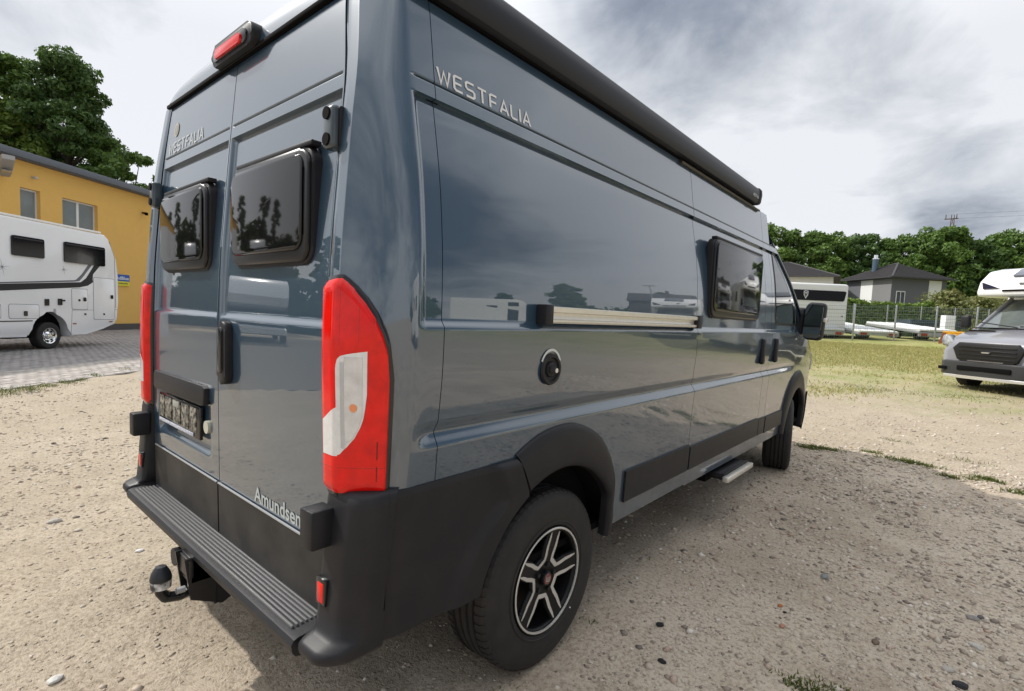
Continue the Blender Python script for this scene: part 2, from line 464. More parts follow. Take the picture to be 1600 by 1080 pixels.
def S(s, z):
    """right-hand skin of the van; s>0.30: metres along the side, 0..0.30 rear corner, -1..0 rear doors"""
    s = np.asarray(s, float); z = np.asarray(z, float); s, z = np.broadcast_arrays(s, z)
    W = Wf(z); xd = XD(z); yr = YR(z)
    # crisp corner: the rear plane runs on for 6 cm, then a clear edge, then a curve round to the side
    ph = np.clip(s/.30, 0, 1)*math.pi/2
    of = 1-np.cos(ph)**.72; of0 = 1-math.cos(.12*math.pi/2)**.72
    u = np.interp((of-of0)/(1-of0), CY_, CU_)
    xe = xd+.078; yp = yr-.015*(1-.6*sstep(1.9, 2.3, z))*np.clip((s-.002)/.010, 0, 1)
    xc = np.where(s < .036, xd+(xe-xd)*np.clip(s, 0, 1)/.036, xe+(W-xe)*np.interp(u, CU_, CX_))
    yc = np.where(s < .036, yp, yp+(.30-yp)*np.interp(u, CU_, CY_))
    # rear
    xr = xd*(1+np.clip(s, -1, 0)); yre = yr+relief_rear(s, z)
    if PLATE[0]:
        yre = yre + .016*sstep(-.90, -.87, s)*(1-sstep(-.115, -.085, s))*sstep(.79, .82, z)*(1-sstep(1.01, 1.03, z))
    # side
    tap = 1-.022*np.clip(s-4.4, 0, 3)**2
    xs = W*tap-relief_side(s, z)
    xx = np.where(s < 0, xr, np.where(s < .30, xc, xs)); yy = np.where(s < 0, yre, np.where(s < .30, yc, s))
    return np.stack([xx, yy, z+0*xx], -1)
def N(s, z):
    h = 2e-3
    a = S(s+h, z)-S(s-h, z); c = S(s, z+h)-S(s, z-h)
    n = np.cross(a, c); n /= np.linalg.norm(n, axis=-1, keepdims=True)+1e-12
    return n
FZ = sorted(set([round(v, 4) for v in
     list(np.arange(1.010, 1.064, .005))+list(np.arange(1.066, 1.10, .008))+list(np.arange(1.355, 1.405, .006))+list(np.arange(2.018, 2.036, .004))+[2.0375, 2.0395, 2.0418, 2.046]
     + list(np.arange(2.078, 2.097, .0018))+list(np.arange(1.10, 1.23, .03))+list(np.arange(.785, .825, .008))+list(np.arange(1.005, 1.036, .008))]))
FS = list(np.arange(.27, .365, .006))+list(np.arange(0, .30, .01))+[.002, .005, .0085, .012]+[.033, .0355, .0375, .041]+list(np.arange(-.99, -.96, .005))+list(np.arange(-.035, -.005, .005))+list(np.arange(-.905, -.865, .008))+list(np.arange(-.12, -.08, .008))
def glist(a, b, feats, step):
    v = list(np.linspace(a, b, max(2, int(round((b-a)/step))+1)))
    v = [q for q in v if not any(abs(q-f) < step*.25 for f in feats if a < f < b) or q in (v[0], v[-1])]
    v += [f for f in feats if a+.002 < f < b-.002]
    v = sorted(set(v)); out = [v[0]]
    for q in v[1:]:
        if q-out[-1] > .0012: out.append(q)
    out[-1] = b
    return np.array(out)
def grid_faces(nu, nv, base=0):
    i, j = np.meshgrid(np.arange(nu-1), np.arange(nv-1), indexing='ij')
    a = i*nv+j
    return np.stack([a, a+nv, a+nv+1, a+1], -1).reshape(-1, 4)+base
def patch(name, s2, z2, mt, parent, off=0., skirt=.014, side=1, hole=None, bev=.0015, fn=S, fnN=N):
    """s2,z2: 2D arrays (nu,nv) of surface coordinates; off scalar or array"""
    p = fn(s2, z2); n = fnN(s2, z2)
    off = np.broadcast_to(np.asarray(off, float), s2.shape)
    nu, nv = s2.shape
    Pm = p+n*off[..., None]
    V = Pm.reshape(-1, 3); F = grid_faces(nu, nv)
    if hole is not None:
        cs = s2.reshape(-1)[F].mean(1); cz = z2.reshape(-1)[F].mean(1)
        F = F[~hole(cs, cz)]
    if skirt:
        bi = [(i, 0) for i in range(nu)]+[(nu-1, j) for j in range(1, nv)]+[(i, nv-1) for i in range(nu-2, -1, -1)]+[(0, j) for j in range(nv-2, 0, -1)]
        bi = np.array(bi); P0 = Pm[bi[:, 0], bi[:, 1]]; n0 = n[bi[:, 0], bi[:, 1]]
        k = len(V); nb_ = len(bi)
        # tiny rounded edge then the fold
        cen = Pm.mean((0, 1))
        V = np.vstack([V, P0-n0*bev*1.0, P0-n0*bev, P0-n0*skirt])
        idx = bi[:, 0]*nv+bi[:, 1]
        nx = np.roll(np.arange(nb_), -1)
        q1 = np.stack([idx, k+np.arange(nb_), k+nx, idx[nx]], -1)
        q2 = np.stack([k+nb_+np.arange(nb_), k+2*nb_+np.arange(nb_), k+2*nb_+nx, k+nb_+nx], -1)
        if hole is not None:
            bs = s2[bi[:, 0], bi[:, 1]]; bz = z2[bi[:, 0], bi[:, 1]]
            ok = ~hole((bs+bs[nx])/2, (bz+bz[nx])/2); q1 = q1[ok]; q2 = q2[ok]
        F = np.vstack([F, q1, q2])
    F = F.copy()
    if side < 0:
        V = V*np.array([-1, 1, 1]); F = F[:, ::-1]
    o = npmesh(name, V, F, mt, parent, smooth=True)
    if skirt:
        o.data.set_sharp_from_angle(angle=R_(50))
    return o
def rect_patch(name, s0, s1, z0, z1, mt, parent, off=0., side=1, hole=None, skirt=.014, ss=.06, zs=.04):
    """s0,s1 may be functions of z"""
    zl = glist(z0, z1, FZ, zs)
    f0 = s0 if callable(s0) else (lambda z: s0+0*z); f1 = s1 if callable(s1) else (lambda z: s1+0*z)
    a, c = float(np.mean(f0(zl))), float(np.mean(f1(zl)))
    sl = glist(a, c, FS, ss); u = (sl-a)/(c-a)
    Z2 = np.broadcast_to(zl, (len(u), len(zl)))
    S2 = f0(Z2)*(1-u[:, None])+f1(Z2)*u[:, None]
    # keep feature columns straight
    if not callable(s0): S2 = np.where((sl[:, None] < .37) & (u[:, None] < 1), np.minimum(sl[:, None], f1(Z2)), S2)
    return patch(name, S2, Z2.copy(), mt, parent, off, skirt, side, hole)

def rarch(th):
    return np.interp(th, R_(np.array([-40, 0, 12, 25.7, 36, 48, 60, 84, 104, 119, 135, 150, 180, 220])), [.50, .46, .465, .495, .553, .59, .616, .64, .64, .63, .61, .58, .52, .5])
ARCH_C = (1.03, .36)
def in_arch(cy, k=.92):
    def f(s, z):
        dy = s-cy; dz = z-ARCH_C[1]; th = np.arctan2(dz, dy); th = np.where(th < -1.6, th+2*math.pi, th)
        return ((np.hypot(dy, dz) < rarch(th)*k) & (z < 1.1)) | ((s < .8) & (z < .60))
    return f
FCY = 5.075
def sd_rear(z): return 2.325+.045*sstep(1.12, 1.02, z)*1.0 if False else 2.325+.045*(1-sstep(1.02, 1.12, z))
def sd_front(z): return 3.735+.06*(1-sstep(1.0, 1.12, z))
def fd_rear(z): return sd_front(z)+.185
def aedge(z): return np.minimum(5.75, YW(z)-.16)
def fd_front(z): return np.minimum(4.92, aedge(z))
G = .0045
for sd in (1, -1):
    rect_patch('corner_post', 0.004, .376, .90, 2.332, PAINT, van, side=sd)
    if sd > 0:
        rect_patch('side_panel', .379, lambda z: sd_rear(z)-G/2, .445, 2.332, PAINT, van, side=sd, hole=in_arch(1.03))
        rect_patch('sliding_door', lambda z: sd_rear(z)+G/2, lambda z: sd_front(z)-G/2, .53, 2.332, PAINT, van, side=sd)
        rect_patch('door_pillar', lambda z: sd_front(z)+G/2, lambda z: fd_rear(z)-G/2, .53, 2.332, PAINT, van, side=sd)
        rect_patch('sill', 2.375, 4.6, .43, .527, PAINT, van, side=sd, off=-.004)
    else:
        rect_patch('side_panel', .379, lambda z: fd_rear(z)-G/2, .445, 2.332, PAINT, van, side=sd, hole=in_arch(1.03))
        rect_patch('sill', 3.9, 4.6, .43, .527, PAINT, van, side=sd, off=-.004)
    fdoor = rect_patch('front_door', lambda z: fd_rear(z)+G/2, lambda z: fd_front(z)-G/2, .53, 2.09, PAINT, van, side=sd, hole=in_arch(FCY))
    rect_patch('cab_roof_side', lambda z: fd_rear(z)+G/2, aedge, 2.094, 2.332, PAINT, van, side=sd)
    rect_patch('front_fender', lambda z: fd_front(z)+G/2, lambda z: np.maximum(aedge(z), fd_front(z)+.03), .445, 1.47, PAINT, van, side=sd, hole=in_arch(FCY))
    PLATE[0] = 1 if sd < 0 else 0
    door = rect_patch('rear_door', -.9965, -.0045, .50, 2.325, PAINT, van, side=sd, ss=.05)
    if sd > 0: door_r = door
    else: door_l = door
    PLATE[0] = 0
    # dark inner shell seen through the gaps
    rect_patch('inner_shell', -1.0, 4.9, .47, 2.30, DARK, van, off=-.035, side=sd, skirt=0, hole=in_arch(1.03), ss=.15, zs=.15) if False else None
q = BM()
for sd in (1, -1):
    q.box((sd*.86-.005, .40, .47), (sd*.86+.005, 3.5, 2.28))
q.box((-.76, .225, .47), (.76, .235, 2.26)); q.box((-.95, .4, .44), (.95, 5.6, .47)); q.box((-.66, .25, .30), (-.60, 5.3, .44)); q.box((.60, .25, .30), (.66, 5.3, .44))
q.build('underbody', DARK, van, smooth=False)
# strips of dark seal right behind each seam of the right side
q = BM()
for (yy, z0, z1) in ((.377, .95, 2.32), ):
    pass
def seal(sfun, z0, z1, wd=.022, side=1):
    zl = np.linspace(z0, z1, 60)
    u = np.array([-wd, wd])
    Z2 = np.broadcast_to(zl, (2, 60)).copy(); S2 = sfun(zl)[None]+u[:, None]
    return patch('door_seal', S2, Z2, DARK, van, off=-.012, skirt=0, side=side)
for sd in (1, -1):
    seal(lambda z: .3775+0*z, .94, 2.32, side=sd); seal(lambda z: 0.0+0*z, .5, 2.32, side=sd, wd=.02)
    if sd > 0:
        seal(sd_rear, .5, 2.32); seal(sd_front, .5, 2.32)
    seal(fd_rear, .5, 2.32, side=sd); seal(fd_front, 1.05, 1.8, side=sd)
zz_ = np.linspace(.5, 2.32, 40); u_ = np.array([-.02, .02])
V = [(x, float(YR(z))+.012+.016*(z<1.03 and z>.79), z) for x in u_ for z in zz_]
npmesh('door_seal', V, grid_faces(2, 40)[:, ::-1], DARK, van)
# horizontal gutter seal under the roof
sl_ = np.concatenate([np.linspace(-1, 0, 10), np.linspace(.01, .3, 12), np.linspace(.35, 3.6, 20)])
for sd in (1, -1):
    Z2 = np.array([2.30, 2.37])[None, :]+0*sl_[:, None]; S2 = sl_[:, None]+0*Z2
    patch('roof_seal', S2, Z2, DARK, van, off=-.010, skirt=0, side=sd)

# roof
def roofpt(y, t):
    ph = t*math.pi/2
    W0 = Wf(2.338)-.004
    x = W0*np.sign(np.sin(ph))*np.abs(np.sin(ph))**.62
    hr = .215*np.abs(np.cos(ph))**.50
    # plan: the rear rim follows the door line and rounded corners
    yr = .196+.0*y; 
    y0 = np.interp(np.abs(x), [0, .70, .78, .83, .87, .89, W0], [.194, .196, .200, .206, .215, .231, .30])
    yy = y0+(y-.196)*(3.62-y0)/(3.62-.196)
    q = np.clip((yy-y0)/.34, 0, 1); e = (1-(1-q)**2.6)**(1/2.2)
    q2 = np.clip((3.64-yy)/.9, 0, 1); e2 = (1-(1-q2)**2.2)**(1/2)
    return np.stack([x, yy, 2.338+hr*e*e2], -1)
ty = np.concatenate([.196+.34*np.linspace(0, 1, 14)**1.8, np.linspace(.6, 3.0, 12), 3.62-.62*np.linspace(1, 0, 12)**1.5])
tt = np.linspace(-1, 1, 61)
Yg, Tg = np.meshgrid(ty, tt, indexing='ij')
RP = roofpt(Yg, Tg).reshape(-1, 3)
rim = RP.reshape(len(ty), len(tt), 3)
F = grid_faces(len(ty), len(tt))[:, ::-1]
npmesh('roof', RP, F[:, ::-1], PAINT, van, smooth=True)
# roof front drop to the windscreen and front face
def fpt(t, z):
    t, z = np.broadcast_arrays(t, z)
    ph = t*math.pi/2; yw = YW(z); ya = np.minimum(5.75, yw-.16)
    xs = Wf(z)*(1-.022*np.clip(ya-4.4, 0, 3)**2)
    x = xs*np.sign(np.sin(ph))*np.abs(np.sin(ph))**.55
    y = ya+(yw-ya)*np.abs(np.cos(ph))**.8
    return np.stack([x, y, z+0*x], -1)
def fN(t, z):
    h = 1e-3; a = fpt(t+h, z)-fpt(t-h, z); c = fpt(t, z+h)-fpt(t, z-h); n = np.cross(c, a); return n/(np.linalg.norm(n, axis=-1, keepdims=True)+1e-12)
def fpatch(name, t0, t1, z0, z1, mt, off=0., n=24, m=10):
    T2, Z2 = np.meshgrid(np.linspace(t0, t1, n), np.linspace(z0, z1, m), indexing='ij')
    return patch(name, T2[::-1], Z2, mt, van, off, .012, 1, None, fn=fpt, fnN=lambda t, z: fN(t, z))
fpatch('front_bumper', -.99, .99, .30, .72, PLAST, .01)
fpatch('grille', -.6, .6, .73, .95, GLOSSB, .012)
fpatch('hood', -.98, .98, .96, 1.44, PAINT)
fpatch('windscreen', -.93, .93, 1.45, 2.12, GLASSD, .002)
fpatch('cab_header', -.98, .98, 2.125, 2.36, PAINT)
for sd in (1, -1):
    fpatch('screen_pillar', sd*.935, sd*1.0, 1.44, 2.12, PAINT, .001, n=5)
    fpatch('headlight', sd*.62, sd*.93, .97, 1.16, WLENS, .008, n=8)

# rear header below the roof rim
q = BM(); q.box((-.80, .188, 2.328), (.80, .23, 2.345), .004); q.build('roof_gutter', DARK, van)

# ---- cab door glass
for sd in (1, -1):
    zl = np.linspace(1.455, 2.03, 20)
    sa = lambda z: 4.03+.0*z+.03*(1-sstep(1.455, 1.52, z))
    sb = lambda z: np.minimum(4.86, YW(z)-.30-.02)
    u = np.linspace(0, 1, 16)[:, None]; Z2 = np.broadcast_to(zl, (16, 20)).copy()
    S2 = sa(Z2)*(1-u)+sb(Z2)*u
    patch('window_rubber', np.clip(S2+(u-.5)*.05, 0, 9), 1.74+(Z2-1.74)*1.07, PLAST, van, .001, .006, sd)
    g = patch('door_glass', S2, Z2, GLASSD, van, .0035, .004, sd)
# A-pillar black quarter
# ---- black trims
def arch_flare(cy, sd, th0=9, th1=116.5, nth=50):
    th = np.linspace(R_(th0), R_(th1), nth)[:, None]
    ro = rarch(th); ri = np.minimum(.462, np.where(np.abs(th) < .9, .385/np.maximum(np.cos(th), .2), 9)); ri = np.minimum(ri, .462)
    
    prof = np.array([0, .04, .12, .3, .5, .7, .86, .95, 1.0])[None]
    offp = np.array([.012, .026, .031, .031, .030, .026, .020, .012, .004])[None]
    r = ri+(ro-ri)*prof
    S2 = cy+r*np.cos(th); Z2 = .36+r*np.sin(th)
    o = patch('wheel_arch_flare', S2[::-1] if False else S2[:, ::-1], Z2[:, ::-1], PLAST, van, (offp+0*S2)[:, ::-1], .03, sd)
    # liner
    thl = np.linspace(R_(11), R_(168), 50); rl = .465
    V = []
    for x in (.975, .60):
        for t in thl: V.append((sd*x, cy+rl*math.cos(t), .36+rl*math.sin(t)))
    F = grid_faces(2, 50)
    # inner face of arch between flare and liner + back wall
    k = len(V); V += [(sd*.60, cy, .36)]
    F2 = [tuple(f) for f in F]+[(50+i, 50+i+1, k) for i in range(49)]
    meshobj('wheel_arch_liner', V, F2, DARK, van)
for sd in (1, -1):
    arch_flare(1.03, sd)
    arch_flare(FCY, sd, 5, 172)
    # rear bumper side cheek
    zl = np.concatenate([np.linspace(.47, .5, 3), np.linspace(.53, .88, 16), np.linspace(.89, .912, 4)])
    u = np.concatenate([np.linspace(0, .75, 14), np.linspace(.78, 1, 12)])[:, None]
    def s_r(z):
        dz = z-.36
        inner = 1.03-np.sqrt(np.maximum(.458**2-dz**2, 0))
        return np.where(z < .770, np.minimum(inner, .818), .818-.074*ramp1(z, .770, .921))
    Z2 = np.broadcast_to(zl, (len(u), len(zl))).copy(); S2 = .212*(1-u)+s_r(Z2)*u
    dist = s_r(Z2)-S2
    off = .010+.018*sstep(.16, .09, dist) if False else .010+.018*(1-sstep(.09, .16, dist))
    off = off*(1-.6*sstep(.895, .912, Z2))
    patch('bumper_side', S2, Z2, PLAST, van, off, .03, sd)
    # lower door/side trims
    if sd > 0:
        rect_patch('side_trim', 1.585, 2.362, .535, .69, PLAST, van, off=.012, side=sd)
        rect_patch('side_trim', 2.382, 3.785, .535, .675, PLAST, van, off=.012, side=sd)
        rect_patch('side_trim', 3.803, 3.97, .53, .665, PLAST, van, off=.010, side=sd)
    else:
        rect_patch('side_trim', 1.585, 3.97, .535, .68, PLAST, van, off=.012, side=sd)
    rect_patch('side_trim', 3.99, 4.53, .525, .66, PLAST, van, off=.012, side=sd)

# ---- rear bumper: corners + step
def loft(name, rings, mt, parent, close_top=True):
    V = np.array(rings, float).reshape(-1, 3); n = len(rings[0]); F = []
    for i in range(len(rings)-1):
        for j in range(n):
            F.append((i*n+j, i*n+(j+1) % n, (i+1)*n+(j+1) % n, (i+1)*n+j))
    F.append(tuple(range(n))[::-1]); F.append(tuple((len(rings)-1)*n+j for j in range(n)))
    q = BM(); vs = [q.bm.verts.new(v) for v in V]
    for f in F: q.bm.faces.new([vs[i] for i in f])
    return q.build(name, mt, parent, angle=50)
for sd in (1, -1):
    rings = []
    for z, ins, lip in ((.922, .030, 0), (.918, .012, 0), (.905, .002, 0), (.88, 0, 0), (.66, 0, 0), (.575, 0, .0), (.525, 0, .002), (.512, 0, .020), (.505, 0, .045), (.496, 0, .055), (.485, 0, .056), (.474, 0, .054), (.463, .005, .046), (.457, .018, .034)):
        xi = .835 if z > .52 else .845
        W0 = float(Wf(z))+.012-ins
        yb = .085+.035*(z-.5)/.45-lip+ins
        pl = [(xi+.004, .20), (xi+.002, yb+.02), (xi+.012, yb+.004), (xi+.03, yb), (xi+.07, yb+.001)]
        for k in range(1, 9):
            a = R_(90*k/9); rr_ = .075
            pl.append((W0-rr_+rr_*math.sin(a), yb+.085-.085*math.cos(a)+.0))
        pl += [(W0, yb+.115), (W0, .209), (W0-.03, .209)]
        rings.append([(sd*x, y, z) for x, y in pl])
    loft('bumper_corner', rings, PLAST, van)
prof = [(.15, .50), (.15, .505), (.045, .499), (.030, .494), (.022, .482), (.026, .458), (.034, .447), (.055, .440), (.15, .440)]
# (y,z) profile
q = BM(); q.prism(prof, -.838, .838, 'x'); stepb = q.build('bumper_step', PLAST, van, angle=30)
for i in range(7):
    y = .050+i*.0140
    q = BM(); q.box((-.79, y-.0042, .497), (.79, y+.0042, .5085), .0028, 2); q.build('tread_rib', mat('highlight_plastic', (.15, .15, .15), .35), stepb)  # ribs paler than the step: sky highlights on the ridges put into the colour
# dusty strip between step and doors
box('sill_plate', (-.835, .142, .495), (.835, .20, .508), mat('dusty_sill', (.03, .03, .03), .6, noise=(22, 1., (.16, .15, .13))), van)

for sd in (1, -1):
    o = box('reflector_frame', (sd*.872-.024, .0855, .588), (sd*.872+.024, .11, .665), GLOSSB, van)
    box('reflector', (sd*.872-.014, .0835, .596), (sd*.872+.018, .095, .654), RED, o, .003)
    # rubber buffer block standing on the corner (door stop)
    q = BM(); q.box((sd*.855-.034, .048, .755), (sd*.855+.034, .12, .866), .008, 2); q.build('hinge_cover', PLAST, van)
    # top bracket on the roof-side hinge
    q = BM(); q.box((sd*.803-.027, .122, 1.858), (sd*.803+.027, .165, 1.975), .012, 3)
    hb = q.build('hinge_bracket', mat('dark_grey_metal', (.035, .05, .06), .3, coat=.6), van)
    for zc in (1.882, 1.952):
        q = BM(); q.cyl((sd*.803, .117, zc), (sd*.803, .130, zc), .017, n=20); q.build('bolt_hole', DARK, hb)
    box('hinge_rubber', (sd*.832-.004, .140, 1.862), (sd*.832+.004, .18, 1.972), PLAST, hb, .006)

# ---- door black lower cladding, silver edge
for sd, d in ((1, door_r), (-1, door_l)):
    rect_patch('door_cladding', -.992, -.03, .51, .712, PLASTD, d, off=.006, side=sd, ss=.2, zs=.06)
    rect_patch('edge_strip', -.990, -.05, .713, .7175, mat('grey_edge', (.35, .36, .37), .3), d, off=.010, side=sd, ss=.2, skirt=.006)

# ---- tail lights
def ztop(s): return np.interp(s, [0, .015, .034, .072, .10, .13, .164, .192, .214, .226, .232], [1.484, 1.493, 1.499, 1.500, 1.490, 1.472, 1.440, 1.400, 1.350, 1.305, 1.22])
for sd in (1, -1):
    def tl(name, sl, zlo, zhi, mt, parent, off, sk=.02, n=34, edge=True):
        sl = np.asarray(sl); u = np.linspace(0, 1, n)[None]
        z0 = (zlo(sl) if callable(zlo) else zlo+0*sl)[:, None]; z1 = zhi(sl)[:, None] if callable(zhi) else (zhi+0*sl)[:, None]
        Z2 = z0+(z1-z0)*u; S2 = sl[:, None]+0*Z2
        if edge:
            du = np.minimum(np.minimum(u*(z1-z0), (1-u)*(z1-z0)), np.minimum(sl[:, None]-sl[0], sl[-1]-sl[:, None]))
            off = off*(.45+.55*ramp1(du, 0, .008)**.5)
        return patch(name, S2, Z2, mt, parent, off, sk, sd)
    base = tl('tail_light', np.linspace(-.004, .243, 44), .900, lambda s: ztop(np.clip((s+.002)/.243*.232, 0, .232))+.011, GLOSSB, van, .010)
    sl = np.concatenate([np.linspace(.004, .02, 4), np.linspace(.026, .212, 34), np.linspace(.217, .2325, 6)])
    tl('red_lens', sl, .912, ztop, RED, base, .019)
    ww = tl('white_lens', np.linspace(.0405, .177, 30), lambda s: np.interp(s, [0, .07, .11, .14, .160, .170, .177], [1.016, 1.024, 1.044, 1.068, 1.100, 1.130, 1.19]), lambda s: np.interp(s, [0.040, .046, .058, .08, .124, .177], [1.255, 1.268, 1.282, 1.291, 1.298, 1.306]), WLENS, base, .0212, .003, edge=False)
    tl('white_lens', np.linspace(.0150, .0410, 8), lambda s: 1.018+0*s, lambda s: np.interp(s, [0.015, .041], [1.112, 1.152]), WLENS, base, .0200, .003, edge=False)
    REFL = mat('lamp_reflector', (.66, .66, .65), .18, metal=.2, noise=(20, .9, (.48, .48, .48)))
    tl('reflector_bowl', np.linspace(.100, .164, 14), lambda s: np.interp(s, [.10, .13, .15, .164], [1.05, 1.065, 1.09, 1.13]), lambda s: 1.290+0*s, REFL, ww, .0226, .003, edge=False)
    cy_ = lambda s: np.sqrt(np.maximum(0, 1-((s-.136)/.014)**2))*.011
    tl('amber_bulb', np.linspace(.123, .149, 9), lambda s: 1.152-cy_(s), lambda s: 1.152+cy_(s), AMBER, ww, .0240, .002, edge=False)
    for k in range(4): tl('lens_rib', np.linspace(.078+.006*k, .080+.006*k, 2), 1.04, lambda s: 1.275+0*s, mat('rib_grey', (.55, .55, .54), .15), ww, .0226, .002, n=6, edge=False)
    DR = mat('dark_red_lens', (.42, .005, .004), .12, coat=.8)
    tl('lens_seam', np.linspace(.006, .228, 24), .985, lambda s: .9862+0*s, DR, ww, .0196, .003, n=4, edge=False)
    tl('lens_seam', np.linspace(.070, .0715, 3), 1.32, lambda s: 1.478+0*s, DR, ww, .0196, .003, n=6, edge=False)
    tl('lens_seam', np.linspace(.150, .1512, 3), 1.325, lambda s: 1.425+0*s, DR, ww, .0196, .003, n=6, edge=False)
    for (z0_, z1_) in ((.948, .99), (1.01, 1.06)): tl('lens_seam', np.linspace(.205, .2075, 3), z0_, lambda s: z1_+0*s, mat('lens_mark', (.10, .002, .002), .3), ww, .0200, .003, n=6, edge=False)

# ---- third brake light
q = BM()
outer = rrect(.37, .082, .036, 6, .02, 2.376)
q.prism(outer, .165, .30, 'y', bev=.010)
bl = q.build('brake_light', PLAST, van)
q = BM(); q.prism(rrect(.30, .050, .022, 6, .02, 2.372), .158, .175, 'y', bev=.003); q.build('light_recess', GLOSSB, bl)
q = BM(); q.prism(rrect(.235, .034, .012, 6, .02, 2.367), .150, .175, 'y', bev=.006); q.build('red_lens', RED, bl)

# ---- rear windows
def hinged_window(parent, cx, cz, w_, h_, surf, axis, top_rail=True):
    """surf: outer position of the frame front plane; axis 'y' rear, 'x' right side"""
    def place(q):
        if axis == 'y': return q
        M = Matrix(((0, -1, 0, 0), (1, 0, 0, 0), (0, 0, 1, 0), (0, 0, 0, 1)))   # local x -> world y, local -y -> world x
        return q.xf(M)
    tilt = Matrix.Rotation(0, 4, 'X')
    f = BM(); f.prism(rrect(w_, h_, .055, 8, cx, cz), surf, surf+.045, 'y', bev=.008, seg=3); place(f)
    fr = f.build('window_frame', PLAST, parent)
    f = BM(); f.prism(rrect(w_-.018, h_-.018, .05, 8, cx, cz), surf-.012, surf+.006, 'y', bev=.009, seg=3); place(f)
    pn = f.build('acrylic_pane', PANEE, fr, angle=60)
    f = BM(); f.prism(rrect(w_-.055, h_-.066, .045, 8, cx-.006, cz+.010), surf-.019, surf-.008, 'y', bev=.008, seg=4); place(f)
    f.build('pane_bulge', SMOKE, pn, angle=60)
    f = BM(); f.box((cx-w_/2+.03, surf-.004, cz+h_/2-.004), (cx+w_/2-.005, surf+.03, cz+h_/2+.012), .004); place(f)
    f.build('hinge_rail', PLAST, fr)
    return fr
hinged_window(door_r, .405, 1.722, .575, .352, .142, 'y')
hinged_window(door_l, -.405, 1.722, .575, .352, .142, 'y')
for o in list(door_r.children)+list(door_l.children):
    pass
sdoor = [c for c in van.children if c.name.startswith('sliding_door')][0]
hinged_window(sdoor, 2.985, 1.70, 1.0, .485, -1.022, 'x')

# ---- rear door handle
q = BM(); q.prism(rrect(.078, .235, .034, 6, .105, 1.235), .104, .135, 'y', bev=.010, seg=3); hd = q.build('door_handle', PLAST, door_r)
q = BM(); q.prism(rrect(.034, .17, .015, 6, .105, 1.245), .097, .112, 'y', bev=.006, seg=3); q.build('handle_grip', GLOSSB, hd)

# ---- number plate holder on the left door, bar above
q = BM(); q.prism([(-.745, 1.075), (-.745, 1.01), (-.72, 1.0), (-.13, 1.0), (-.10, 1.01), (-.09, 1.075), (-.11, 1.085), (-.73, 1.085)], .112, .145, 'y', bev=.006); q.build('plate_light_bar', PLAST, door_l)
q = BM(); q.box((-.71, .128, .845), (-.185, .142, .985), .004); ph_ = q.build('plate_holder', GLOSSB, door_l)
DIRTY = mat('dirty_backing', (.38, .35, .28), .8, noise=(48, 1.3, (.012, .012, .012)), bump=(60, .6, .004))
for i, (a, c) in enumerate(((-.69, -.63), (-.615, -.53), (-.512, -.415), (-.395, -.31), (-.292, -.22))):
    box('backing_pad', (a, .1245, .873), (c, .131, .975), DIRTY, ph_, .002)
box('clean_patch', (-.505, .1225, .945), (-.425, .1243, .972), mat('grey_patch', (.33, .33, .29), .6), ph_, .001)
box('white_strip', (-.70, .1235, .851), (-.25, .127, .866), mat('holder_strip', (.75, .75, .76), .4, noise=(160, 1.2, (.25, .28, .4))), ph_, .001)
q = BM(); q.cyl((-.112, .1265, .915), (-.112, .150, .915), .026, n=24); q.build('round_sticker', mat('beige_sticker', (.48, .47, .38), .5), door_l)

# ---- lettering
def on_rear(V2, F, x0, z0, h, name, mt, parent, off=.0022):
    P_ = np.array([[x0+v[0]*h, 0, z0+v[1]*h] for v in V2])
    xd = XD(P_[:, 2]); s = -np.abs(P_[:, 0])/xd*-1-1; s = np.abs(P_[:, 0])/xd-1
    yy = YR(P_[:, 2])+relief_rear(s, P_[:, 2])-off
    P_[:, 1] = yy
    return meshobj(name, P_, F, mt, parent)
V2, F, wd = stroke_text('WESTFALIA', .165, .24)
P_ = S(.39+V2[:, 0]*(.435/wd), 2.098+V2[:, 1]*.044); P_ = P_+np.array([.002, 0, 0])
sp_ = [c for c in van.children if c.name.startswith('side_panel')][0]
meshobj('lettering', P_, F, WLET, sp_)
on_rear(V2*[.44/wd/.045, 1], F, -.735, 2.102, .045, 'lettering', mat('pale_lettering', (.50, .52, .52), .4), door_l)
P_ = np.array([(1.0425, 3.255+v[0]*(.125/wd), 2.345+v[1]*.018) for v in V2]); 
V3, F3 = text_tris('Amundsen', .075, .0012)
V3 = V3*[.335/V3[:, 0].max(), 1.0]
on_rear(V3, F3, .325, .728, 1.0, 'lettering', mat('grey_lettering', (.42, .46, .46), .4), door_r)
# round badge on upper left door
a = np.linspace(0, 2*math.pi, 25)[:-1]
V2b = np.array([[math.cos(t), math.sin(t)] for t in a]); on_rear(V2b, [tuple(range(24))], -.655, 2.205, .032, 'round_badge', mat('badge_beige', (.42, .40, .33), .5), door_l)
on_rear(V2b*.7, [tuple(range(24))], -.655, 2.205, .032, 'badge_centre', mat('badge_inner', (.30, .30, .27), .5), door_l, .003)

# ---- side rail
prof = [(1.025, 1.398), (1.046, 1.398), (1.050, 1.404), (1.050, 1.410), (1.034, 1.414), (1.031, 1.424), (1.033, 1.436), (1.052, 1.440), (1.053, 1.456), (1.045, 1.460), (1.018, 1.460)]
q = BM(); q.prism([(x, z) for x, z in prof], .865, 2.235, 'y'); rail = q.build('side_rail', ALU, van, angle=30)
for (a, c) in ((.822, .867), (2.233, 2.290)):
    q = BM(); q.box((1.012, a, 1.392), (1.058, c, 1.465), .004); q.build('end_cap', PLAST, rail)
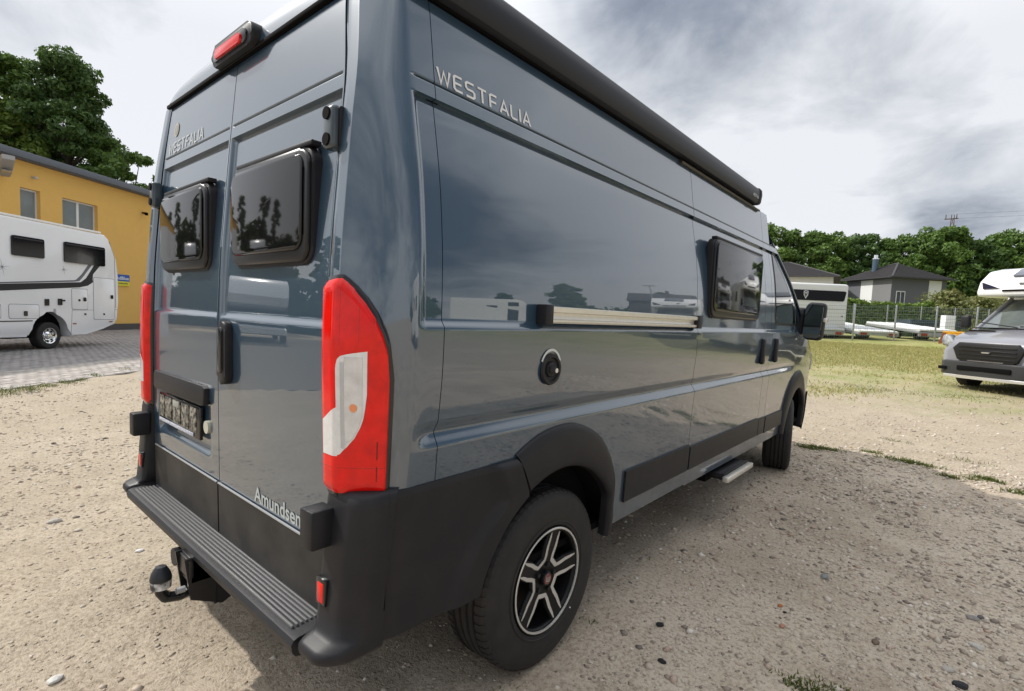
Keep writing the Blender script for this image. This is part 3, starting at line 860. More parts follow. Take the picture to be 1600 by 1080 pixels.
# ---- water / power cap
q = BM(); q.lathe([(1.014, .001), (1.022, .056), (1.026, .060), (1.034, .056), (1.034, .046), (1.026, .043), (1.024, .030), (1.032, .027), (1.034, .020), (1.034, .0005)], (0, .905, 1.226), 'x', 40)
cap = q.build('filler_cap', PLAST, van)
q = BM(); q.box((1.026, .885, 1.212), (1.042, .925, 1.240), .005); q.build('cap_grip', PLAST, cap)
q = BM(); q.cyl((1.03, .921, 1.222), (1.044, .921, 1.222), .009, n=12); q.build('key_barrel', SILVC, cap)
V = []; n_ = 18
for i in range(n_+1):
    t = R_(25+130*i/n_)
    for r in (.068, .078): V.append((float(Wf(1.29))+.004, .905+r*math.cos(t)*.85, 1.226+r*math.sin(t)))
meshobj('white_label', V, [(2*i, 2*i+1, 2*i+3, 2*i+2) for i in range(n_)], mat('white_sticker', (.6, .62, .6), .5), van)

# ---- handles on the side doors
for yy, par in ((3.655, van), (4.035, van)):
    q = BM(); q.box((1.012, yy-.030, 1.125), (1.047, yy+.030, 1.325), .014, 3); q.build('side_handle', PLAST, par)

# ---- awning + rail
prof = [(.88, 2.350), (.925, 2.343), (.944, 2.346), (.954, 2.358), (.961, 2.405), (.957, 2.440), (.943, 2.456), (.91, 2.462), (.85, 2.462), (.85, 2.36)]
q = BM(); q.prism([(x, z) for x, z in prof], .33, 3.52, 'y'); awn = q.build('awning_box', AWN, van, angle=40)
q = BM(); q.prism([(x+(.006 if x > .92 else 0), z+(.004 if z > 2.38 else -.004)) for x, z in prof], 3.52, 3.565, 'y', bev=.008); q.build('end_cap', AWN, awn)
q = BM(); q.prism([(x+(.006 if x > .92 else 0), z+(.004 if z > 2.38 else -.004)) for x, z in prof], .295, .33, 'y', bev=.008); q.build('end_cap', AWN, awn)
P_ = np.array([(.9615, 3.36+v[0]*(.13/wd), 2.372+v[1]*.020) for v in V2]); meshobj('lettering', P_, F, WLET, awn)
q = BM(); q.box((.875, .34, 2.338), (.912, 3.5, 2.350), .002); q.build('awning_bracket', DARK, awn)
q = BM(); q.prism([(.885, 2.318), (.925, 2.312), (.930, 2.322), (.915, 2.332), (.885, 2.334)], 2.17, 3.66, 'y'); q.build('door_gutter', mat('brown_black', (.05, .043, .036), .3, metal=.3), van)

# ---- side step
q = BM(); q.box((.92, 2.93, .355), (1.035, 3.43, .40), .006); st = q.build('entry_step', PLAST, van)
q = BM(); q.box((1.036, 2.90, .352), (1.078, 3.46, .388), .006); q.build('step_edge', ALU, st)
q = BM(); q.box((.80, 2.88, .33), (.93, 3.0, .46), .006); q.build('step_bracket', DARK, st)
box('tread_strip', (1.025, 2.92, .401), (1.045, 3.44, .405), PLAST, st, .001)

# ---- mirror
q = BM(); vs = q.box((-.084, -.05, -.18), (.084, .07, .18), .045, 4); mo = q.build('mirror', PLAST, van)
mo.location = (1.135, 4.93, 1.49); mo.rotation_euler = (0, R_(3), R_(-6))
q = BM(); q.prism(rrect(.15, .32, .04, 6), -.062, -.05, 'y'); g = q.build('mirror_glass', mat('mirror_glass_m', (.14, .17, .17), .03, metal=1), mo)
q = BM(); q.box((-.17, -.03, -.14), (-.09, .04, .12), .02, 3); q.build('mirror_arm', PLAST, mo)
q = BM(); q.box((.075, -.03, .0), (.099, .06, .04), .008); q.build('side_indicator', mat('clear_indicator', (.65, .62, .58), .1, coat=1), mo)
mo2 = copy_obj(mo, van); mo2.location = (-1.135, 4.93, 1.49); mo2.rotation_euler = (0, R_(-3), R_(6)); mo2.scale = (-1, 1, 1)

# ---- tow hitch
q = BM()
q.prism([(.00, .46), (.17, .46), (.17, .265), (.13, .245), (.02, .30)], -.055, -.045, 'x')
q.prism([(.00, .46), (.17, .46), (.17, .265), (.13, .245), (.02, .30)], .045, .055, 'x')
q.box((-.055, .02, .36), (.055, .17, .46), .004); q.box((-.16, .10, .25), (.055, .115, .40), .003)
q.box((-.06, .012, .385), (.06, .03, .455), .004)
hb = q.build('tow_hitch', mat('hitch_steel', (.012, .012, .013), .32, spec=.5), van)
q = BM()
pts = [(0, .06, .315), (0, .0, .305), (0, -.045, .315), (0, -.06, .34), (0, -.06, .375)]
for a_, c_ in zip(pts[:-1], pts[1:]): q.cyl(a_, c_, .019, n=14)
for p_ in pts: q.ellipsoid(p_, (.019, .019, .019), 2)
q.build('ball_neck', mat('hitch_black', (.010, .010, .011), .25), hb)
q = BM(); q.lathe([(.360, .001), (.360, .033), (.390, .034)], (0, -.06, 0), 'z', 24)
cc = q.build('ball_collar', mat('white_band', (.72, .72, .70), .5, noise=(38, 1.2, (.05, .05, .05))), hb)
q = BM(); q.lathe([(.389, .0345), (.398, .035), (.415, .031), (.432, .022), (.440, .017), (.442, .001)], (0, -.06, 0), 'z', 24); q.build('ball_cap', mat('rubber_cap', (.018, .021, .026), .45), hb)
for (x, y, z) in ((.02, .0, .335), (-.03, .0, .30)):
    q = BM(); q.cyl((x, -.018, z), (x, .012, z), .012, n=6); q.build('bolt', STEEL, hb)
box('hitch_label', (-.02, -.012, .326), (.02, .02, .3285), mat('hitch_label_m', (.5, .5, .5), .5), hb, .0005)
q = BM(); q.cyl((-.14, .02, .40), (-.14, .06, .40), .035, n=18); q.build('socket', PLAST, hb)

# ---- wheels
def make_wheel(parent):
    hub = bpy.data.objects.new('wheel', None); link(hub, parent)
    # tyre: local axis x outward (+x outer face); radius .364 width .225
    Rt = .364; prof = []
    out = [(.00, .216), (.008, .222), (.010, .250), (.013, .280), (.010, .312), (.002, .338), (-.010, .352), (-.020, .358)]
    prof += out
    tread = []
    xs = np.linspace(-.024, -.201, 46)
    gr = (-.060, -.095, -.130, -.165)
    for x in xs:
        d = any(abs(x-g) < .0055 for g in gr)
        crown = Rt-.004*((x+.1125)/.09)**2*1.0
        tread.append((float(x), crown-(.010 if d else 0)))
    prof += tread
    prof += [(-.205, .352), (-.222, .338), (-.235, .312), (-.238, .280), (-.235, .25), (-.232, .22), (-.22, .212)]
    q = BM(); q.lathe(prof, (0, 0, 0), 'x', 96)
    ty = q.build('tyre', RUBBER, hub, angle=28)
    # shoulder lugs
    V = []; F = []
    nl = 64
    for side_, xa, xb in ((1, -.004, -.052), (-1, -.173, -.221)):
        for i in range(nl):
            a0 = 2*math.pi*(i+.14)/nl; a1 = 2*math.pi*(i+.80)/nl
            k = len(V); 
            pr = [(-.003, .3385), (-.010, .3545), (-.022, .3625), (-.053, .3655)] if side_ > 0 else [(-.222, .3385), (-.215, .3545), (-.203, .3625), (-.172, .3655)]
            for a in (a0, a1):
                aa = a+.02*side_
                for j, (x, r) in enumerate(pr): V.append((x, r*math.cos(aa+.01*j), r*math.sin(aa+.01*j)))
            for j in range(3): F.append((k+j, k+j+1, k+4+j+1, k+4+j))
            # side walls
            for a, kk in ((a0, 0), (a1, 4)):
                k2 = len(V); aa = a+.02*side_
                for j, (x, r) in enumerate(pr): V.append((x, (r-.009)*math.cos(aa+.01*j), (r-.009)*math.sin(aa+.01*j)))
                for j in range(3): F.append((k+kk+j, k+kk+j+1, k2+j+1, k2+j))
    lug = meshobj('tread_lugs', V, F, RUBBER, ty, kind='stuff')
    # sidewall ring details
    q = BM(); q.lathe([(.0095, .232), (.0125, .235), (.0125, .238), (.0110, .241)], (0, 0, 0), 'x', 96); q.build('bead_ring', RUBBER, ty)
    # rim barrel + lip
    q = BM(); q.lathe([(.004, .217), (.010, .2155), (.011, .212), (.006, .2085), (-.02, .204), (-.05, .195), (-.20, .190), (-.225, .205)], (0, 0, 0), 'x', 96)
    RB = mat('rim_black', (.007, .007, .008), .38, spec=.3)
    rim = q.build('rim', RB, hub, angle=40)
    q = BM(); q.lathe([(-.085, .19), (-.085, .06), (-.09, .001)], (0, 0, 0), 'x', 40); q.build('brake_disc', mat('disc_dark', (.02, .02, .021), .5, metal=.4), hub)
    # silver lip
    q = BM(); q.lathe([(.0108, .2125), (.0122, .2105), (.0118, .2045), (.006, .2035)], (0, 0, 0), 'x', 96); q.build('silver_lip', SILVC, rim)
    # face: 5 twin spokes. opening polygons in polar (angle, r)
    def op(k, grow=0.0):
        c = 2*math.pi*k/5+math.pi/2+math.pi/5
        pts = [(-26.5, .198), (-22.5, .135), (-13, .083), (13, .083), (22.5, .135), (26.5, .198)]
        res = []
        for a, r in pts:
            res.append((c+R_(a)*1.0, r))
        return res
    # build the spoke star as a polygon between openings using radial grid masks
    nt_, nr_ = 360, 44
    th = np.linspace(0, 2*math.pi, nt_+1)[:-1]; rr = np.linspace(.028, .2055, nr_)
    T2, R2 = np.meshgrid(th, rr, indexing='ij')
    def halfang(r): return np.interp(r, [.080, .084, .10, .135, .172, .199], [0, 13.5, 16, 19.6, 24.0, 26.0])
    k5 = ((T2-(math.pi/2+math.pi/5)+math.pi/5) % (2*math.pi/5))-math.pi/5
    ang = np.degrees(k5)
    def opening(ang, r, g=0.0):
        return (np.abs(ang) < halfang(r)-g/np.maximum(r, .01)*57.3) & (r > .084+g) & (r < .197)
    dish = lambda r: .004-.022*(1-ramp1(r, .03, .20))+.0*r
    Xg = dish(R2)+0*T2
    V = np.stack([Xg, R2*np.cos(T2), R2*np.sin(T2)], -1).reshape(-1, 3)
    i, j = np.meshgrid(np.arange(nt_), np.arange(nr_-1), indexing='ij')
    F = np.stack([i*nr_+j, ((i+1) % nt_)*nr_+j, ((i+1) % nt_)*nr_+j+1, i*nr_+j+1], -1).reshape(-1, 4)
    def cent(F):
        t = T2.reshape(-1)[F]; r = R2.reshape(-1)[F].mean(1)
        tm = np.arctan2(np.sin(t).mean(1), np.cos(t).mean(1))
        kk = ((tm-(math.pi/2+math.pi/5)+math.pi/5) % (2*math.pi/5))-math.pi/5
        return np.degrees(kk), r
    ca, cr = cent(F); keep = ~opening(ca, cr)
    Fk = F[keep][:, ::-1]
    # extrude: back layer
    Vb = V-np.array([.022, 0, 0]); n0 = len(V)
    from collections import Counter
    ed = Counter(); 
    for f in Fk:
        for a_, c_ in zip(f, np.roll(f, -1)): ed[(a_, c_)] += 1
    side = [(a_, n0+a_, n0+c_, c_) for (a_, c_) in ed if (c_, a_) not in ed]
    Fa = np.vstack([Fk, np.array(side)]) if side else Fk
    sp = npmesh('spokes', np.vstack([V, Vb]), Fa, RB, hub, smooth=False)
    # silver U edging following each opening, 9 mm wide
    def strip(k):
        c = 2*math.pi*k/5+math.pi/2+math.pi/5
        outl = [(-27.3, .194), (-25.3, .172), (-21.0, .135), (-17.8, .100), (-14.5, .084), (14.5, .084), (17.8, .100), (21.0, .135), (25.3, .172), (27.3, .194)]
        pts = np.array([[r*math.cos(c+R_(a)), r*math.sin(c+R_(a))] for a, r in outl])
        ctr = np.array([math.cos(c), math.sin(c)])*.145
        V = []
        wid = np.array([.005, .012, .015, .016, .018, .018, .016, .015, .012, .005])
        n = len(pts)
        for ii in range(n):
            a_ = pts[max(ii-1, 0)]; d_ = pts[min(ii+1, n-1)]; t = (d_-a_)/np.linalg.norm(d_-a_); nn = np.array([-t[1], t[0]])
            if nn @ (pts[ii]-ctr) < 0: nn = -nn
            for p_ in (pts[ii], pts[ii]+nn*wid[ii]):
                V.append((float(dish(np.hypot(*p_)))+.0015, p_[0], p_[1]))
        k0 = len(V)
        F = [(2*i_, 2*i_+2, 2*i_+3, 2*i_+1) for i_ in range(n-1)]
        meshobj('silver_edge', V, F, SILVC, sp)
    for k in range(5): strip(k)
    q = BM(); q.lathe([(-.016, .030), (.000, .029), (.003, .026), (.003, .001)], (0, 0, 0), 'x', 32); hc = q.build('hub_cap', RB, hub)
    q = BM(); q.lathe([(.003, .022), (.0045, .021), (.0045, .001)], (0, 0, 0), 'x', 32); q.build('red_emblem', mat('emblem_red', (.16, .02, .02), .3, coat=1), hc)
    for x_ in (-.011, -.0035, .004, .0115):
        box('emblem_letter', (.0046, x_-.0012, -.009), (.0055, x_+.0012, .009), SILV, hc, 0)
    box('emblem_letter', (.0046, -.012, -.010), (.0055, .012, -.008), SILV, hc, 0)
    for k in range(5):
        a = 2*math.pi*k/5+math.pi/2
        q = BM(); q.cyl((-.016, .056*math.cos(a), .056*math.sin(a)), (-.004, .056*math.cos(a), .056*math.sin(a)), .010, n=6); q.build('wheel_bolt', mat('bolt_dark', (.04, .04, .042), .35, metal=.7), hub)
    q = BM(); q.cyl((.0, .245*.8, -.245*.6), (.0145, .245*.8, -.245*.6), .003, n=8); q.build('white_dot', WHITE, ty)
    return hub
wh = make_wheel(van)
wh.location = (.978, 1.015, .355); wh.rotation_euler = (R_(-12), 0, 0)
for (x, y, rz, rx) in ((.978, 5.05, 13, 25), (-.978, 1.015, 180, 50), (-.978, 5.05, 193, 80)):
    o = copy_obj(wh, van); o.location = (x, y, .355); o.rotation_euler = (R_(rx), 0, R_(rz))
q = BM(); q.cyl((-.8, 1.015, .355), (.8, 1.015, .355), .04, n=12); q.box((-.1, .6, .28), (.12, 1.0, .42), .02); q.box((.45, 1.4, .3), (.75, 2.4, .42), .03); q.build('rear_axle', DARK, van)
# ------------------------------------------------------------------ ground
def axis(lo, hi, dlo, dhi, step):
    near = list(np.arange(dlo, dhi+1e-6, step)); 
    a = []; x = dhi; st = step
    while x < hi: st *= 1.13; x += st; a.append(min(x, hi))
    c = []; x = dlo; st = step
    while x > lo: st *= 1.13; x -= st; c.append(max(x, lo))
    return np.array(c[::-1]+near+a)
gx = axis(-900, 900, -4.5, 4.0, .032); gy = axis(-900, 1500, -1.2, 9.5, .036)
GX, GY = np.meshgrid(gx, gy, indexing='ij')
PAV = lambda x, y: sstep(-8.75, -9.0, x+.62*0+(y-1)*.80*1.0)      # paved yard beyond the line
GZ = ground_z(GX, GY)
e0 = np.array([-8.397, .194]); e1 = np.array([-9.696, 1.806]); ed = (e1-e0)/np.linalg.norm(e1-e0); en = np.array([-ed[1], ed[0]])
if en[0] > 0: en = -en
pd = (GX-e0[0])*en[0]+(GY-e0[1])*en[1]
GZ = GZ-.05*sstep(.0, .25, pd)*sstep(-45, -35, GX)*(1-sstep(30, 40, np.abs(GY)))
gnd = npmesh('ground', np.stack([GX, GY, GZ], -1).reshape(-1, 3), grid_faces(len(gx), len(gy)), ground_material(), None, smooth=True)
tag(gnd, 'sandy gravel yard turning into a dry grass field', kind='structure')

# stones ("gravel")
def stones(name, pts, size, cols, seed=1, flat=.62, parent=None):
    r = np.random.default_rng(seed); n = len(pts)
    ico = [(0, 0, 1), (.94, 0, .1), (.29, .89, -.1), (-.76, .55, .12), (-.76, -.55, -.1), (.29, -.89, .1), (0, 0, -1)]
    ico = np.array(ico); Ft = []
    for i in range(5): Ft += [(0, 1+i, 1+(i+1) % 5), (6, 1+(i+1) % 5, 1+i)]
    Ft = np.array(Ft)
    V = ico[None]*(1+r.uniform(-.28, .28, (n, 7, 1)))*r.uniform(.7, 1.3, (n, 1, 3))*np.array([1, 1, flat])
    a = r.uniform(0, 6.28, n); c, s_ = np.cos(a)[:, None], np.sin(a)[:, None]
    x = V[..., 0]*c-V[..., 1]*s_; y = V[..., 0]*s_+V[..., 1]*c
    V = np.stack([x, y, V[..., 2]], -1)*size[:, None, None]+pts[:, None, :]
    F = (Ft[None]+(np.arange(n)*7)[:, None, None]).reshape(-1, 3)
    return npmesh(name, V.reshape(-1, 3), F, cols, parent, smooth=False, kind='stuff')
def visible(x, y, mg=.12):
    """keep what the camera could see, with margin, plus everything close by"""
    dx = x-CAMP[0]; dy = y-CAMP[1]
    d = dx*fw.x+dy*fw.y; l = dx*rt.x+dy*rt.y
    return (d > .2) & (np.abs(l) < d*1.35+.6)
r = np.random.default_rng(3)
STC = island_mat('gravel_stones', [(.44, .38, .30), (.58, .52, .43), (.28, .235, .19), (.48, .41, .33), (.68, .62, .54), (.36, .30, .24), (.17, .145, .125), (.50, .43, .345), (.43, .31, .24), (.56, .50, .42)], .9)
x = r.uniform(-9, 6.0, 620000); y = r.uniform(-1.0, 11, 620000)
cl = vnoise(x*1.3, y*1.3, 9)+.5; cl2 = vnoise(x*4, y*4, 19)+.5
dist = np.hypot(x-CAMP[0], y-CAMP[1])
right = sstep(.3, 1.4, x)*(1-sstep(6.2, 7.2, y))
pr = (.03+.22*cl*cl2+right*.60*cl2)*np.clip(3.2/dist, .10, 1)
k = (r.uniform(0, 1, len(x)) < pr) & visible(x, y) & (((x-e0[0])*en[0]+(y-e0[1])*en[1]) < -.1)
x, y, dist = x[k], y[k], dist[k]
sz = .0038*np.exp(r.normal(0, .62, len(x)))*(1+.45*sstep(.3, 1.4, x))*np.clip(dist/3.0, .8, 2.0)
sz = np.minimum(sz, .024)
z = ground_z(x, y)+sz*.05
o = stones('gravel', np.stack([x, y, z], -1), sz, STC, 5); tag(o, 'loose small gravel and pebbles strewn over the sandy yard')
x = r.uniform(-9, 2.5, 300000); y = r.uniform(-1.0, 9, 300000); dist = np.hypot(x-CAMP[0], y-CAMP[1])
cl = vnoise(x*2.3, y*2.3, 41)+.5
k = (r.uniform(0, 1, len(x)) < (.05+.5*cl**2)*np.clip(3.0/dist, .12, 1)) & visible(x, y) & (((x-e0[0])*en[0]+(y-e0[1])*en[1]) < -.1)
x, y, dist = x[k], y[k], dist[k]; sz = np.minimum(.0036*np.exp(r.normal(0, .6, len(x)))*np.clip(dist/3.0, .8, 2.0), .02)
o = stones('sand_clods', np.stack([x, y, ground_z(x, y)], -1), sz, island_mat('sand_clod', [(.44, .375, .29), (.38, .315, .235), (.50, .43, .335), (.28, .225, .165), (.46, .39, .30)], .95), 6, .5); tag(o, 'crumbs of dry sandy soil')
# coloured bits: dark clinker, brick red, pale chips
def backp(u, v):
    f_ = 804.72; d = Vector(rt2)*((u-816.63)/f_)+Vector(up2)*(-(v-552.53)/f_)+fw
    t = -CAMP[2]/d.z; return CAMP[0]+d.x*t, CAMP[1]+d.y*t
SN = [('stone', 'pale flat stone lying on the sand left of the bumper', (85, 812), .040, (.40, .37, .32)),
      ('stone', 'small white chip of stone in the sand left of the tow hitch', (218, 862), .022, (.72, .70, .66)),
      ('stone', 'crumbled white lump on the sand in the bottom left corner', (86, 1062), .028, (.62, .60, .56)),
      ('stone', 'dark brown pebble on the sand in front of the paving', (84, 692), .026, (.13, .10, .075)),
      ('stone', 'orange-brown stone on the gravel right of the rear wheel', (1219, 948), .016, (.40, .15, .05)),
      ('stone', 'pinkish brick fragment on the gravel near the bottom edge', (1222, 978), .018, (.42, .20, .14)),
      ('stone', 'black clinker lump beside the orange-brown stone', (1226, 957), .011, (.02, .02, .022)),
      ('stone', 'black clinker lump on the gravel just right of the rear wheel', (1031, 978), .021, (.018, .018, .02)),
      ('stone', 'black clinker lump near the bottom edge below the rear wheel', (1034, 1034), .020, (.018, .018, .02)),
      ('stone', 'grey flat stone in the middle of the shaded gravel', (1288, 904), .028, (.22, .23, .22)),
      ('stone', 'grey rounded stone on the gravel at the right', (1520, 968), .028, (.26, .24, .22)),
      ('stone', 'dark stone touching the grey rounded stone', (1532, 966), .020, (.10, .09, .09)),
      ('stone', 'pale broken stone by the right edge of the gravel', (1525, 1012), .030, (.50, .47, .42)),
      ('stone', 'large pale stone at the bottom right of the gravel', (1482, 1046), .028, (.42, .38, .33)),
      ('stone', 'black stone at the bottom right edge of the gravel', (1500, 1070), .030, (.03, .03, .033)),
      ('stone', 'brown stone in the gravel left of the pale broken stone', (1368, 1004), .022, (.17, .125, .09))]
for i, (nm, lb, px, s_, c_) in enumerate(SN):
    x, y = backp(*px); z = float(ground_z(np.array(x), np.array(y)))
    q = BM(); vs = q.ellipsoid((0, 0, 0), (s_, s_*.72, s_*.42), 2)
    for v in q.bm.verts: v.co *= 1+.25*(random.random()-.5)
    o = q.build('stone', mat('stone_%d_colour' % i, c_, .85, noise=(60, .6)), None, smooth=False)
    o.location = (x, y, z+s_*.2); o.rotation_euler = (0, 0, random.uniform(0, 6)); tag(o, lb, 'stone', 'larger stones in the yard')

# grass blades
def blades(name, x, y, h, cols, parent=None, wd=.004, lean=.6, seed=2, label=None):
    r = np.random.default_rng(seed); n = len(x); z = ground_z(x, y)-.004
    a = r.uniform(0, 6.28, n); l = r.uniform(.1, lean, n)*h; b_ = r.uniform(0, 6.28, n)
    dx, dy = np.cos(a)*wd, np.sin(a)*wd
    V = np.stack([np.stack([x-dx, y-dy, z], -1), np.stack([x+dx, y+dy, z], -1), np.stack([x+np.cos(b_)*l, y+np.sin(b_)*l, z+h], -1)], 1)
    F = np.arange(n*3).reshape(-1, 3)
    o = npmesh(name, V.reshape(-1, 3), F, cols, parent, kind='stuff')
    if label: o['label'] = label
    return o
GR1 = island_mat('grass_green', [(.05, .085, .015), (.09, .13, .025), (.14, .16, .04), (.20, .19, .07)], .7, .35)
GR2 = island_mat('grass_dry', [(.26, .28, .07), (.42, .38, .16), (.55, .46, .24), (.18, .23, .05), (.44, .38, .17)], .8, .3)
r = np.random.default_rng(11)
# tufts along the front edge of the shade and elsewhere in the yard
T = []
for (u, v, n, sp) in ((1285, 702, 520, .10), (1262, 701, 260, .07), (1363, 710, 150, .06), (1418, 725, 420, .11), (1437, 729, 260, .07), (1388, 718, 40, .04), (1484, 747, 160, .05), (1515, 750, 60, .05), (1545, 752, 320, .07), (1598, 771, 320, .07),
                      (1400, 690, 60, .1), (1500, 718, 60, .15), (1475, 634, 120, .3), (1528, 636, 160, .3), (1355, 620, 160, .3), (1390, 622, 120, .3), (1425, 628, 140, .4), (1330, 614, 120, .3), (1500, 633, 80, .3),
                      (1268, 1074, 260, .055), (1320, 1080, 240, .06), (1240, 1064, 60, .04), (800, 1075, 20, .1),
                      (10, 614, 300, .22), (45, 609, 260, .2), (75, 603, 260, .18), (105, 598, 180, .15), (150, 587, 120, .12), (128, 594, 60, .1), (195, 577, 60, .15), (1010, 870, 10, .1), (930, 975, 24, .04)):
    cx_, cy_ = backp(u, v)
    a = r.normal(0, sp, (n, 2))*[1.0, .40]
    T.append(np.stack([cx_+a[:, 0], cy_+a[:, 1]], -1))
T = np.vstack(T)
dd = np.hypot(T[:, 0]-CAMP[0], T[:, 1]-CAMP[1])
blades('grass_tufts', T[:, 0], T[:, 1], r.uniform(.008, .030, len(T))*np.clip(dd/3, .8, 1.6), GR1, wd=.005, lean=1.6, label='low green grass tufts growing in the gravel')
# field grass
n = 150000
y = 10.5+19*r.uniform(0, 1, n)**.95; x = r.uniform(-9, 7.5, n)
dn = vnoise(x*.35, y*.35, 31)*9+vnoise(x*1.5, y*1.5, 33)*3
k = (r.uniform(0, 1, n) < sstep(12, 17.5, y+dn)*.95+.05*sstep(10.5, 12, y)) & visible(x, y)
x, y = x[k], y[k]
blades('field_grass', x, y, r.uniform(.02, .075, len(x))*(1+.5*sstep(20, 29, y)), GR2, wd=.012, lean=1.5, seed=4, label='short patchy dry grass of the field')

# ------------------------------------------------------------------ paved yard on the left
pave = empty('paved_yard', (0, 0, 0), 0); pave['kind'] = 'structure'
for nm, a, c, m_ in (('light_paving', .02, 1.75, ((.42, .385, .34), (.48, .44, .40), (.37, .335, .30), (.45, .415, .375))), ('dark_paving', 1.75, 17.5, ((.29, .27, .26), (.34, .32, .305), (.25, .235, .225), (.32, .30, .29)))):
    bl_, bw = (.21, .105)
    su = np.arange(-9 if a < 1 else -12, 22, bl_); sv = np.arange(a, c, bw)
    U, Vv = np.meshgrid(su, sv, indexing='ij'); U = U+((np.round((Vv-a)/bw).astype(int) % 2)*bl_/2)
    U = U.ravel(); Vv = Vv.ravel()
    cxs = e0[0]+U*ed[0]+Vv*en[0]; cys = e0[1]+U*ed[1]+Vv*en[1]
    k = visible(cxs, cys) & (cxs > -30)
    U, Vv, cxs, cys = U[k], Vv[k], cxs[k], cys[k]; n = len(U)
    hz = r.normal(0, .0025, n)
    g_ = .006
    base = np.array([(g_, g_), (bl_-g_, g_), (bl_-g_, bw-g_), (g_, bw-g_)])
    V = np.zeros((n, 8, 3))
    for j, (p_, q_) in enumerate(base):
        for lv in (0, 1):
            V[:, j+4*lv, 0] = cxs+p_*ed[0]+q_*en[0]; V[:, j+4*lv, 1] = cys+p_*ed[1]+q_*en[1]; V[:, j+4*lv, 2] = (hz+.004) if lv == 0 else -.03
    Fb = np.array([(0, 1, 2, 3), (0, 4, 5, 1), (1, 5, 6, 2), (2, 6, 7, 3), (3, 7, 4, 0)])
    F = (Fb[None]+(np.arange(n)*8)[:, None, None]).reshape(-1, 4)
    o = npmesh(nm, V.reshape(-1, 3), F, island_mat(nm+'_stone', list(m_), .85), pave, kind='stuff')
q = BM(); P4 = [e0+ed*t+en*s_ for t, s_ in ((-12, .01), (24, .01), (24, 22), (-12, 22))]
q.poly([(p_[0], p_[1], -.012) for p_ in P4]); q.build('joint_bed', mat('joint_sand', (.16, .14, .115), .95), pave, smooth=False)

# ------------------------------------------------------------------ yellow building
bd = Vector((-.5887, .8083, 0)); bn_ = Vector((.8083, .5887, 0))       # along the wall, outwards
yaw_b = math.atan2(bd.y, bd.x)
# local frame: x along wall, -y outward? build with x along bd, y = inward
bld = empty('yellow_building', (-26.58, 6.0, 0), yaw_b, 'flat-roofed yellow rendered building with grey roof edge behind the white motorhome', 'building')
YEL = mat('yellow_render', (.80, .49, .135), .9, noise=(3.5, .3, (.70, .42, .115)), bump=(60, .3, .004))
YELS = mat('yellow_reveal', (.60, .34, .06), .9)
FRAME = mat('window_white', (.75, .76, .76), .4)
BLIND = mat('grey_blind', (.26, .30, .31), .6, noise=(1.5, .6, (.18, .22, .23)))
# local: +y direction is rotate(bd,90deg) = (-bd.y, bd.x) = (-.8083,-.5887) : inward. good
wins = [(-4.90, -4.18, 4.10, 5.20, 1), (-3.33, -1.80, 4.10, 5.18, 2)] + [(-7.3, -6.5, 4.1, 5.2, 1), (3.5, 5.0, 4.1, 5.2, 2)]
def wall_with_holes(name, x0, x1, z0, z1, holes, th, mt, parent):
    xs = sorted({x0, x1, *[h[0] for h in holes], *[h[1] for h in holes]}); zs = sorted({z0, z1, *[h[2] for h in holes], *[h[3] for h in holes]})
    q = BM(); 
    for a, c in zip(xs[:-1], xs[1:]):
        # merge vertical runs
        for e, f in zip(zs[:-1], zs[1:]):
            mx, mz = (a+c)/2, (e+f)/2
            if any(h[0] < mx < h[1] and h[2] < mz < h[3] for h in holes): continue
            q.box((a, 0, e), (c, th, f), 0)
    bmesh.ops.remove_doubles(q.bm, verts=q.bm.verts[:], dist=.0005)
    # remove internal duplicate faces
    seen = {}
    for f in list(q.bm.faces):
        kf = tuple(round(v, 3) for v in f.calc_center_median())
        if kf in seen: 
            if seen[kf].is_valid: q.bm.faces.remove(seen[kf])
            q.bm.faces.remove(f)
        else: seen[kf] = f
    return q.build(name, mt, parent, smooth=False)
wall = wall_with_holes('wall', -7.6, 12, 0, 6.12, wins, .30, YEL, bld)
box('wall', (-8, .30, 0), (-7.7, 14, 6.12), YEL, bld, 0); box('wall', (11.7, .30, 0), (12, 14, 6.12), YEL, bld, 0); box('wall', (-7.7, 13.7, 0), (11.7, 14, 6.12), YEL, bld, 0)
box('roof', (-8.3, -.30, 6.12), (12.3, 14.3, 6.20), mat('roof_grey', (.10, .11, .13), .6), bld, 0)
box('roof_edge', (-8.35, -.36, 6.16), (12.35, -.29, 6.40), mat('zinc_edge', (.13, .145, .17), .5, metal=.2), bld, .01)
box('plinth', (-8, -.02, 0), (12, -.002, .28), mat('plinth_grey', (.10, .09, .085), .9), bld, 0)
q = BM(); q.cyl((0, 0, 0), (0, 0, 0.01), .01, n=4); q.bm.free()
for (a, c, e, f, n_) in wins:
    q = BM()
    q.box((a+.005, .14, e+.005), (a+.06, .19, f-.005)); q.box((c-.06, .14, e+.005), (c-.005, .19, f-.005)); q.box((a+.06, .14, e+.005), (c-.06, .19, e+.06)); q.box((a+.06, .14, f-.06), (c-.06, .19, f-.005))
    if n_ == 2: q.box(((a+c)/2-.05, .135, e+.06), ((a+c)/2+.05, .19, f-.06))
    wf = q.build('window', FRAME, bld, smooth=False)
    box('glass', (a+.06, .165, e+.06), (c-.06, .17, f-.06), mat('window_pane_grey', (.16, .19, .20), .05, coat=1), wf, 0)
    for i in range(26):
        zz_ = f-.075-i*.038
        if zz_ < e+.09: break
        box('blind_slat', (a+.065, .158, zz_-.015), (c-.065, .164, zz_+.013), BLIND, wf, 0)
    box('sill', (a-.02, -.04, e-.03), (c+.02, .14, e-.002), STEEL, wf, 0)
